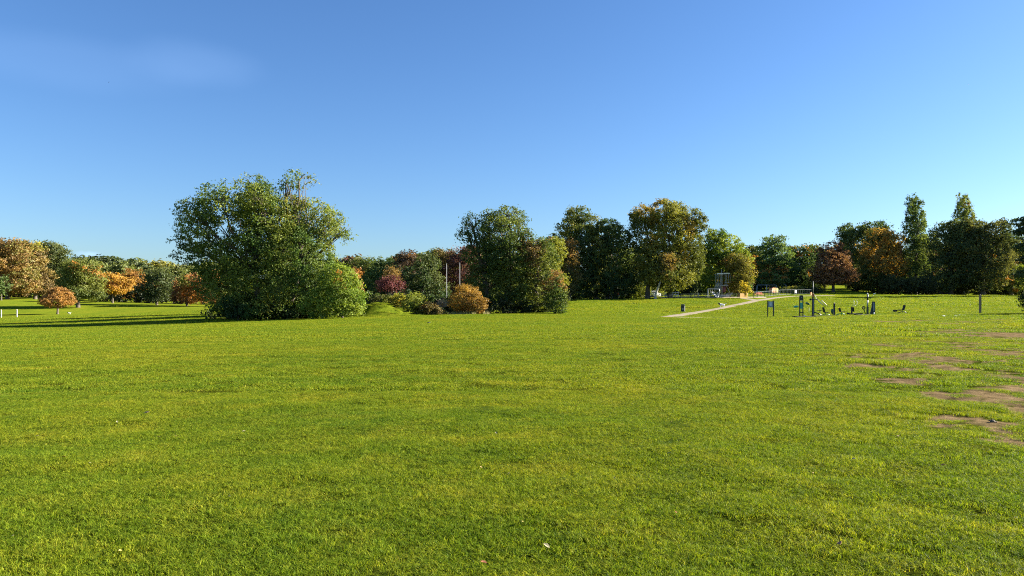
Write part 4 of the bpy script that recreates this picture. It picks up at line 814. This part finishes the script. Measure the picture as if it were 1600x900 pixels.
def seat(label, px, Y, back, base_m, flip, s=1., rz=0, stem=False):
    r = empty('seated_exercise_machine', G(px, Y), rz, label=label, cat='exercise machine', group=GYM); f = -1 if flip else 1
    MB().box((.10*f, 0, .36), (.46, .36, .06)).build('seat', M_RUBBER, r)
    MB().box((-.19*f*1.0, 0, .36+back/2), (.09, .34, back), 0, 0, (-.25)*f).build('backrest', M_RUBBER, r)
    MB().tube([(0, 0, 0), (0, 0, .33)], .04, 8).build('stem', base_m, r)
    MB().tube([(-.28, 0, .10), (-.1, 0, .18), (.2, 0, .18), (.42, 0, .08)], .03, 6).build('frame', base_m, r, True)
    for q in (-.28, .42): MB().box((q, 0, .05), (.06, .4, .10)).build('foot', base_m, r)
    if stem: MB().tube([(.1*f, 0, .30), (.62*f, 0, .30)], .025, 6).build('beam', M_BLACK, r); MB().box((.72*f, 0, .26), (.32, .26, .20)).build('foot_rest', M_RUBBER, r)
    return r
seat('low gym seat with a reclined black back right of the cream bars', 1290, 75.5, .52, M_GREENP, False)
def rider():
    r = empty('exercise_machine', G(1303.5, 75), 0, label='single short black post machine with a green oval pad', cat='exercise machine', group=GYM)
    MB().box((0, 0, .62), (.13, .14, 1.25)).build('post', M_BLACK, r); MB().ball((0, 0, 1.25), (.075, .08, .08), 8, 6).build('cap', M_BLACK, r, True)
    MB().ball((-.22, -.04, .45), (.13, .09, .27), 12, 8).build('pad', simple('dark_green_pad', (.03, .09, .03), .5), r, True); MB().tube([(-.05, 0, .62), (-.1, -.05, .4), (-.03, -.05, .12)], .025, 6).build('crank', M_STEEL, r, True)
    MB().tube([(-.28, 0, .05), (-.1, 0, .2), (0, 0, .2)], .025, 6).build('leg', M_BLACK, r, True)
rider()
seat('small gym seat with green legs and an upright black back', 1315, 76, .40, M_GREENP, True, 1, math.pi)
def bench():
    r = empty('exercise_machine', G(1333, 75), 0, label='long low bench machine with curved thin handles', cat='exercise machine', group=GYM)
    MB().box((-.14, 0, .48), (.11, .12, .78)).build('post', M_BLACK, r); MB().box((-.30, 0, .14), (.5, .35, .12)).build('foot_plate', M_RUBBER, r); MB().box((-.5, 0, .22), (.18, .3, .06), 0, 0, .4).build('pedal', M_RUBBER, r)
    MB().extr([(-.06, .16), (.3, .20), (.9, .22), (.95, .14), (.3, .10), (-.06, .08)], -.18, .18).build('bench_pad', M_RUBBER, r)
    for dx in (0, .3): MB().tube([(-.02+dx, 0, 1.0), (.10+dx, 0, 1.12), (.12+dx, 0, 1.30), (.05+dx, 0, 1.52)], .016, 6).build('handle', M_STEEL, r, True)
    MB().tube([(-.1, 0, .9), (-.02, 0, 1.0), (.28, 0, 1.0)], .018, 6).build('handle_bar', M_STEEL, r, True); MB().box((.02, 0, .58), (.05, .3, .45), 0, 0, -.1).build('backrest', M_RUBBER, r)
    for q in (.2, .8): MB().box((q, 0, .05), (.06, .3, .12)).build('leg', M_BLACK, r)
bench()
def pole():
    r = empty('exercise_machine', G(1355.5, 75), 0, label='tall slim pull up pole with curved arms and a white tipped bar', cat='exercise machine', group=GYM)
    MB().box((0, 0, .4), (.16, .14, .85)).build('lower_post', simple('olive_steel', (.06, .08, .04), .5, .2), r); MB().tube([(0, 0, .8), (0, 0, 1.55)], .065, 8).build('pole_sleeve', M_STEEL, r, True); MB().tube([(0, 0, 1.5), (0, 0, 2.05)], .075, 8).build('upper_pole', M_BLACK, r, True)
    MB().ball((0, 0, 2.12), (.06, .06, .09), 8, 6).build('cap', M_WHITE, r, True)
    MB().tube([(0, 0, 1.68), (-.22, 0, 1.68), (-.34, 0, 1.60), (-.42, 0, 1.48), (-.56, 0, 1.48)], .02, 6).build('curved_arm', M_BLACK, r, True); MB().tube([(0, 0, 1.68), (.30, 0, 1.68)], .02, 6).build('cross_arm', M_BLACK, r)
    MB().tube([(.25, 0, 1.62), (.42, 0, 1.78), (.68, 0, 2.1)], .022, 6).build('slanting_bar', simple('dull_green', (.10, .14, .05), .5), r, True); MB().box((.70, 0, 2.13), (.16, .08, .10)).build('bar_tip', M_WHITE, r)
    w = empty('wheel', (-.42, -.05, .72)); w.parent = r
    pts = [(.14*math.cos(a), 0, .14*math.sin(a)) for a in [2*math.pi*k/16 for k in range(17)]]; MB().tube(pts, .045, 6).build('rim', M_RUBBER, w, True); MB().ball((0, 0, 0), (.06, .03, .06), 8, 6).build('hub', M_STEEL, w, True)
    MB().tube([(-.40, 0, .60), (-.30, 0, .35), (-.18, 0, .05)], .04, 6).build('brace', M_BLACK, r, True); MB().box((.15, 0, .06), (.5, .35, .10)).build('base_plate', M_BLACK, r)
pole()
def slab():
    r = empty('exercise_machine', G(1364.5, 75), 0, label='tapering black panel machine at the right end of the group', cat='exercise machine', group=GYM)
    MB().extr([(-.30, .05), (.16, .05), (.15, 1.32), (-.08, 1.34), (-.12, .9)], -.10, .10).build('panel', M_BLACK, r); MB().box((0, -.03, .80), (.10, .18, .85)).build('pad', M_GREY, r); MB().ball((-.02, -.15, .14), (.08, .07, .11), 8, 6).build('foot', M_WHITE, r, True)
    MB().box((-.05, 0, .03), (.6, .4, .07)).build('base_plate', M_BLACK, r)
slab()
seat('lone black gym seat with foot rest standing apart at the right', 1409.5, 77, .50, M_BLACK, True, stem=True)
for (px, Y, w, lab) in ((1262, 73.5, 2.2, 'thin dark rubber mat in front of the tallest twin post machine'), (1292, 74, 2.6, 'thin dark rubber mat under the reclined gym seat'), (1352, 74, 1.6, 'thin dark rubber mat in front of the pull up pole')):
    b = G(px, Y); tag(MB().box((0, 0, .03), (w, 1.2, .06)).build('rubber_mat', M_RUBBER, None, loc=b), lab, 'mat')

# ------------------------------------------------------------------ playground
def ship():
    Y = 148; b = G(1128, Y); b.z = float(H(b.x, b.y)); r = empty('climbing_ship', b, .15, label='climbing ship with a tall mast, rope nets and white crow nest bars', cat='climbing frame'); k = Y/F
    def q(px, py, dy=0): p = P(px, py, Y)-b; return Vector((p.x/math.cos(.15), dy, p.z))
    MB().tube([(0, 0, -.2), q(1128, 440), q(1127.5, 421)], [.10, .09, .05], 8).build('mast', M_POSTGREY, r, True)
    MB().box(q(1124, 427.8, -.2), (1.25, .14, .22)).build('crow_nest_plank', M_WHITE, r); MB().box(q(1135, 427.2, -.2), (1.35, .14, .2)).build('crow_nest_plank', M_WHITE, r); MB().box(q(1132, 429, .3), (1.0, .12, .14)).build('crow_nest_plank', M_DULL, r)
    MB().box(q(1135, 441.5, -.2), (.9, .5, .14)).build('platform', M_STEEL, r); MB().box(q(1130, 446.5, -.1), (1.5, 1.3, .12)).build('platform', M_STEEL, r); MB().box(q(1134, 444.5, .1), (.5, .5, .10)).build('platform', M_STEEL, r)
    for (x0, x1) in ((1117, 1116), (1119, 1118.5), (1122, 1121), (1124, 1124), (1132, 1132), (1134, 1134), (1137.5, 1137.5), (1140, 1141)):
        MB().tube([q(x0, 428, -.3), q(x1, 442, -.5)], .04, 5).build('rope', M_STEEL, r)
    net = MB()
    for t in range(7):
        net.tube([q(1117+t*1.2, 442, -.6), q(1112+t*1.7, 453, -1.0)], .035, 4)
        if t < 5: net.tube([q(1116-t*.9, 444+t*2.1, -.65-.07*t), q(1125-t*.2, 444+t*2.1, -.65)], .035, 4)
    net.build('rope_net', M_STEEL, r)
    for (a, c) in (((1135, 446), (1140, 460)), ((1126, 446), (1122, 462)), ((1133, 441), (1136, 447))): MB().tube([q(*a), q(*c, -.6)], .045, 6).build('leg', M_STEEL, r)
    MB().ball(q(1131.5, 452, .1), (.42, .4, .68), 12, 8).build('barrel', M_PURPLE, r, True)
    hull = MB(); o = [(-1.5, 1.0), (-1.2, .15), (1.3, .1), (1.9, .9), (1.6, .9), (1.1, .5), (-1.0, .5), (-1.3, 1.0)]; hull.extr(o, -.9, -.8); hull.extr(o, .8, .9); hull.build('hull_side', M_GREY, r)
    MB().box((0, 0, .28), (2.2, 1.55, .10)).build('deck', M_WOOD, r); MB().box(q(1118, 428.5, .4), (.4, .06, .1)).build('crow_nest_plank', M_DULL, r)
ship()
def swing(label, p0, p1, Y, toppy, m, seats, arms=2):
    a = G(p0, Y); c = G(p1, Y); mid = (a+c)/2; r = empty('swing_frame', mid, 0, label=label, cat='swings'); L = (c.x-a.x)/2; z = P((p0+p1)/2, toppy, Y).z-mid.z
    MB().tube([(-L, 0, z), (L, 0, z)], .06, 8).build('top_bar', m, r)
    for i in range(arms):
        x = -L+2*L*i/(arms-1)
        for s in (-1, 1): MB().tube([(x, 0, z), (x+s*.45, s*.9, -.1)], .06, 6).build('leg', m, r)
    for x in seats:
        s = empty('swing', (x*L, 0, 0)); s.parent = r; MB().box((0, 0, .5), (.45, .2, .05)).build('seat', M_BLACK, s)
        for q in (-.2, .2): MB().tube([(q, 0, .5), (q, 0, z)], .012, 4).build('chain', M_STEEL, s)
swing('low grey swing frame left of the climbing ship', 1106, 1124, 144, 451.5, M_STEEL, (-.4, .4))
swing('long grey swing frame behind the coloured play unit', 1183, 1213, 182, 445.3, M_STEEL, (-.6, .2, .65), 3)
def slide(px, Y):
    b = G(px, Y); r = empty('slide', b, R(-70), label='small white slide under the low swing frame', cat='slide')
    MB().extr([(-.9, 1.15), (-.6, 1.15), (.8, .2), (1.1, .18), (1.1, .25), (.85, .28), (-.55, 1.25), (-.9, 1.25)], -.25, .25).build('chute', M_POSTGREY, r)
    for s in (-.22, .22): MB().tube([(-.85, s, 1.15), (-1.25, s, 0)], .03, 6).build('ladder_rail', M_STEEL, r)
    for k in range(4): MB().tube([(-.93-.08*k, -.22, .9-.23*k), (-.93-.08*k, .22, .9-.23*k)], .02, 5).build('rung', M_STEEL, r)
    MB().tube([(.5, 0, .4), (.5, 0, 0)], .04, 6).build('leg', M_STEEL, r)
slide(1116, 143)
def arch():
    Y = 183; b = G(1219, Y); r = empty('arch_climber', b, 0, label='curved grey arch bars at the right end of the long swings', cat='climbing frame')
    z = P(1219, 440.5, Y).z-b.z
    for (x0, x1) in ((-1.1, .5), (-.7, 1.6)):
        pts = [(x0+(x1-x0)*t, 0, z*(1-.42*t**2.2)) for t in [k/8 for k in range(9)]]; MB().tube(pts, .07, 6).build('curved_bar', M_STEEL, r, True)
    for x, h in ((-1.1, z), (.5, z*.58), (1.6, z*.58)): MB().tube([(x, 0, -.1), (x, 0, h)], .06, 6).build('upright', M_STEEL, r)
arch()
def unit():
    Y = 168; b = G(1210, Y); r = empty('play_unit', b, .6, label='toddler play unit with orange and yellow panels', cat='play unit'); z0 = P(1210, 457, Y).z-b.z
    MB().box((-.75, 0, z0+.5), (.75, .8, 1.1)).build('panel', M_ORANGE, r); MB().box((-1.2, .0, z0+.45), (.3, .8, .95)).build('panel', simple('salmon_panel', (.6, .25, .17), .5), r)
    MB().extr([(-.3, z0), (-.3, z0+.95), (.0, z0+1.15), (.25, z0+.95), (.25, z0)], -.4, .4).build('panel', M_YELLOW, r); MB().extr([(.28, z0), (.28, z0+.9), (.55, z0+1.05), (.85, z0+.8), (1.0, z0)], -.4, .4).build('panel', M_LIME, r)
    for x in (-1.3, -.3, .3, .95):
        for y in (-.38, .38): MB().tube([(x, y, -.2), (x, y, z0+.1)], .05, 6).build('leg', M_STEEL, r)
    MB().box((0, 0, z0), (2.4, .85, .08)).build('deck', M_WOOD, r)
unit()
def table():
    Y = 156; b = G(1184, Y); r = empty('picnic_shelter', b, .5, label='low red topped play table behind the playground rails', cat='play table'); z = P(1184, 459.5, Y).z-b.z; z = max(z, .6)
    MB().extr([(-.95, z-.12), (.85, z-.12), (.75, z+.08), (-.85, z+.08)], -.5, .5).build('top', M_RED, r)
    for x in (-.7, .6):
        for y in (-.35, .35): MB().box((x, y, z/2-.1), (.08, .08, z)).build('leg', M_WOOD, r)
    for y in (-.85, .85): MB().box((0, y, z*.5), (1.6, .25, .06)).build('bench', M_RED, r)
table()
def fence(name, label, pts, h, m, sp=2.2, pick=.22, cat='fence', rails=(1., .12)):
    P0 = [Vector(p) for p in pts]; b = Vector((P0[0].x, P0[0].y, float(H(P0[0].x, P0[0].y)))); r = empty(name, b, label=label, cat=cat)
    line = []
    for a, c in zip(P0[:-1], P0[1:]):
        n = max(1, round((c-a).length/sp)); line += [a.lerp(c, k/n) for k in range(n)]
    line.append(P0[-1])
    def g(v, z): return Vector((v.x-b.x, v.y-b.y, float(H(v.x, v.y))-b.z+z))
    for v in line: MB().box(g(v, h*.5), (.07, .07, h*1.1)).build('post', m, r)
    for f in rails:
        for a, c in zip(line[:-1], line[1:]): MB().tube([g(a, h*f), g(c, h*f)], .025 if pick else .06, 5).build('rail', m, r)
    if pick:
        mb = MB()
        for a, c in zip(line[:-1], line[1:]):
            n = int((c-a).length/pick)
            for k in range(1, n): v = a.lerp(c, k/n); mb.tube([g(v, h*rails[1]), g(v, h*rails[0])], .011, 4)
        tag(mb.build('pickets', m, r), kind='stuff')
    return r
def gx(px, Y): return ((px-800)/F*Y, Y, 0)
fence('rail_fence', 'thin dark low metal fence in front of the climbing ship', [gx(1040, 143), gx(1063, 143), gx(1095, 143), gx(1156, 141)], .95, M_DARKFENCE, 1.9)
fence('rail_fence', 'blue grey metal fence running right from the yellow gate', [gx(1177.5, 144.9), gx(1200, 151), gx(1220, 160), gx(1245, 164), gx(1268, 166)], 1.1, M_FENCE, 2.0, .5)
def gate():
    a = Vector(gx(1156, 141)); c = Vector(gx(1177, 141)); b = Vector((a.x, a.y, float(H(a.x, a.y)))); r = empty('playground_gate', b, math.atan2(3.6, c.x-a.x), label='yellow playground gate panels beside a white gate post', cat='gate'); L = math.hypot(c.x-a.x, 3.6)
    for (x0, x1) in ((.05, L*.5-.04), (L*.5+.04, L-.1)):
        MB().box(((x0+x1)/2, 0, .92), (x1-x0, .05, .06)).build('top_rail', M_YELLOW, r); MB().box(((x0+x1)/2, 0, .12), (x1-x0, .05, .06)).build('bottom_rail', M_YELLOW, r)
        n = 10
        for k in range(n): MB().box((x0+.06+(x1-x0-.12)*k/(n-1), 0, .52), (.11, .035, .74)).build('slat', M_YELLOW, r)
    MB().box((L*.5, 0, .5), (.07, .08, 1.0)).build('post', M_YELLOW, r); MB().box((L+.1, 0, .5), (.13, .12, 1.05)).build('white_post', M_WHITE, r); MB().box((L-.03, 0, .5), (.07, .08, 1.0)).build('post', M_ORANGE, r)
gate()
fence('timber_fence', 'white timber rail fence between the pale trunks', [gx(1034, 146.5), gx(1047, 149.5), gx(1060, 153)], 1.05, M_WHITE, 1.7, 0, rails=(.92, .5))
def board(label, px, py, Y, w, h, m, pole_):
    b = G(px, Y); r = empty('notice_board', b, .75, label=label, cat='sign'); z = P(px, py, Y).z-b.z
    MB().box((0, -.05, z), (w, .05, h)).build('panel', m, r)
    for s in (-1, 1): MB().box((s*w*.4, 0, z/2), (.07, .07, z+h*.4)).build('post', pole_, r)
board('pinkish white notice board fixed at the playground fence', 1243, 455.5, 163, .95, .6, simple('pink_white_board', (.42, .35, .31), .7), M_FENCE)
board('small orange notice beside the tall grey pole', 1267, 459.2, 160, .4, .7, M_ORANGE, M_STEEL)
def lamp():
    b = G(1270.5, 162); r = empty('grey_pole', b, 0, label='tall thin grey pole behind the orange topped gym machine', cat='pole'); z = P(1270, 440, 162).z-b.z
    MB().tube([(0, 0, -.1), (0, 0, z)], [.06, .04], 8).build('shaft', M_STEEL, r, True); MB().box((0, 0, .15), (.2, .2, .3)).build('base', M_STEEL, r); MB().ball((0, 0, z), .06, 8, 6).build('cap', M_STEEL, r, True)
lamp()
def picnic(label, px, Y, rz):
    r = empty('picnic_table', G(px, Y), rz, label=label, cat='picnic table')
    for k in range(4): MB().box((0, -.3+.2*k, .76), (1.7, .17, .05)).build('plank', M_PALEWOOD, r)
    for s in (-1, 1): MB().box((0, .7*s, .45), (1.7, .26, .05)).build('seat', M_PALEWOOD, r)
    for s in (-1, 1):
        for t in (-1, 1): MB().tube([(.65*s, .2*t, .74), (.65*s, .65*t, 0)], .05, 6).build('leg', M_WOOD, r)
        MB().box((.65*s, 0, .42), (.07, 1.45, .09)).build('beam', M_WOOD, r)
picnic('pale picnic table inside the playground left of the swing frame', 1083, 149, .3)
board('small white notice on a post near the picnic table', 1091, 458.6, 150, .22, .3, M_WHITE, M_STEEL)
def car():
    b = G(1019, 163); r = empty('parked_car', b, R(22), label='white car facing the park between the dark trunks', cat='car')
    MB().extr([(-.86, .30), (.86, .30), (.90, .55), (.88, .85), (.80, .95), (-.80, .95), (-.88, .85), (-.90, .55)], -2.1, 2.1).build('body', M_WHITE, r)
    MB().extr([(-.80, .95), (.80, .95), (.64, 1.38), (.5, 1.46), (-.5, 1.46), (-.64, 1.38)], -1.0, 1.5).build('cabin', M_WHITE, r)
    MB().add([(-.70, -1.015, .99), (.70, -1.015, .99), (.57, -1.015, 1.36), (-.57, -1.015, 1.36), (-.70, -1.05, .99), (.70, -1.05, .99), (.57, -1.03, 1.36), (-.57, -1.03, 1.36)], [(4, 5, 6, 7), (0, 4, 7, 3), (5, 1, 2, 6), (3, 7, 6, 2), (0, 1, 5, 4)]).build('windscreen', M_GLASS, r)
    for s in (-1, 1):
        MB().ball((.66*s, -2.10, .68), (.16, .05, .08), 8, 6).build('headlight', M_STEEL, r, True)
        MB().box((s*.95, -.85, 1.0), (.14, .10, .10)).build('mirror', M_WHITE, r); MB().box((s*.74, .3, 1.18), (.03, 1.9, .3), 0, 0, -.35*s).build('side_window', M_GLASS, r)
        for y in (-1.35, 1.35):
            w = empty('wheel', (.80*s, y, .32)); w.parent = r; MB().tube([(-.1, 0, 0), (.1, 0, 0)], .32, 16).build('tyre', M_RUBBER, w); MB().tube([(-.11, 0, 0), (.11, 0, 0)], .18, 12).build('rim', M_STEEL, w)
    MB().box((0, -2.11, .50), (.8, .03, .18)).build('grille', M_BLACK, r); MB().box((0, -2.13, .38), (.5, .02, .11)).build('number_plate', M_CREAM, r)
car()

# ------------------------------------------------------------------ small things on the lawn
def crumple(name, label, px, py, s, m, cat, group=None):
    Y = Yat(px, py); b = G(px, Y); rng = random.Random(int(px)); mb = MB(); n = 9
    vs = [(0, 0, s*.30)]+[(math.cos(6.283*k/n)*s*rng.uniform(.6, 1), math.sin(6.283*k/n)*s*rng.uniform(.4, .8), s*rng.uniform(.02, .35)) for k in range(n)]
    vs += [(v[0]*.95, v[1]*.95, v[2]-.012) for v in vs]
    fs = [(0, 1+k, 1+(k+1) % n) for k in range(n)]+[(n+1, n+2+(k+1) % n, n+2+k) for k in range(n)]+[(1+k, n+2+k, n+2+(k+1) % n, 1+(k+1) % n) for k in range(n)]
    mb.add(vs, fs); b.z += .03
    return tag(mb.build(name, m, None, loc=b), label, cat, group)
crumple('paper_scrap', 'scrap of white paper on the lawn, left of two others', 1475, 494.6, .17, M_WHITE, 'litter', 'white paper scraps on the lawn')
crumple('paper_scrap', 'scrap of white paper on the lawn, middle of three', 1493.5, 494.3, .14, M_WHITE, 'litter', 'white paper scraps on the lawn')
crumple('paper_scrap', 'scrap of white paper on the lawn nearest the brown wooden post', 1499.5, 493.0, .15, M_WHITE, 'litter', 'white paper scraps on the lawn')
def stones():
    rng = random.Random(4)
    for (px, py, s, lab) in ((1551, 664, .035, 'small grey stone on the bare soil near the right edge'), (1547, 660, .02, 'tiny dark stone behind the grey stone on bare soil'), (1556, 668, .018, 'tiny pale stone in front of the grey stone on bare soil')):
        Y = Yat(px, py); b = G(px, Y); mb = MB(); mb.ball((0, 0, s*.3), (s, s*.8, s*.6), 8, 6)
        mb.v = [tuple(c*(1+rng.uniform(-.12, .12)) for c in v) for v in mb.v]
        tag(mb.build('stone', M_BARK if 'grey stone on' in lab else M_WOOD, None, True, b), lab, 'stone')
stones()
def fallen_leaves():
    rng = random.Random(12); mats = [simple('leaf_tan', (.42, .26, .12), .7), simple('leaf_yellow', (.38, .30, .07), .7), simple('leaf_pale', (.30, .26, .14), .8), simple('leaf_rust', (.36, .14, .06), .7)]
    ms = []
    for m in mats:
        vs = [(-.5, 0, .02), (-.25, .24, .10), (.1, .30, .13), (.5, 0, .04), (.12, -.28, .16), (-.22, -.25, .09), (0, 0, 0)]
        me = bpy.data.meshes.new('fallen_leaf'); me.from_pydata(vs+[(v[0], v[1], v[2]-.03) for v in vs], [], [(6, k, (k+1) % 6)[::-1] for k in range(6)]+[(13, 7+k, 7+(k+1) % 6) for k in range(6)]+[(k, (k+1) % 6, 7+(k+1) % 6, 7+k)[::-1] for k in range(6)])
        me.materials.append(m); ms.append(me)
    spots = [(229, 653, .085, 0), (775, 687, .04, 2), (1045, 719, .05, 2), (815, 827, .045, 1), (1334, 733, .04, 2), (1322, 705, .045, 3), (1474, 740, .05, 3), (183, 663, .04, 2), (100, 727, .05, 3), (58, 686, .04, 2), (275, 687, .03, 1),
             (381, 679, .04, 2), (248, 688, .035, 1), (756, 886, .045, 3), (854, 869, .05, 2), (1312, 880, .05, 3), (795, 754, .03, 1), (900, 640, .04, 3)]
    for k in range(22):
        py = 520+380*rng.random()**1.3; spots.append((rng.uniform(10, 1590), py, rng.uniform(.02, .035), rng.choice([0, 1, 2, 3])))
    names = ['tan', 'yellow', 'pale', 'rust red']
    for (px, py, s, c) in spots:
        Y = Yat(px, py); b = G(px, Y); b.z += .035 if Y < 30 else .04
        o = link('fallen_leaf', ms[c], None); o.location = b; o.scale = (s, s, s); o.rotation_euler = (rng.uniform(-.5, .5), rng.uniform(-.5, .5), rng.uniform(0, 6.28))
        tag(o, 'small %s fallen leaf lying on the mown grass' % names[c], 'leaf', '%s fallen leaves on the lawn' % names[c])
fallen_leaves()
print('crown tris', TRI)
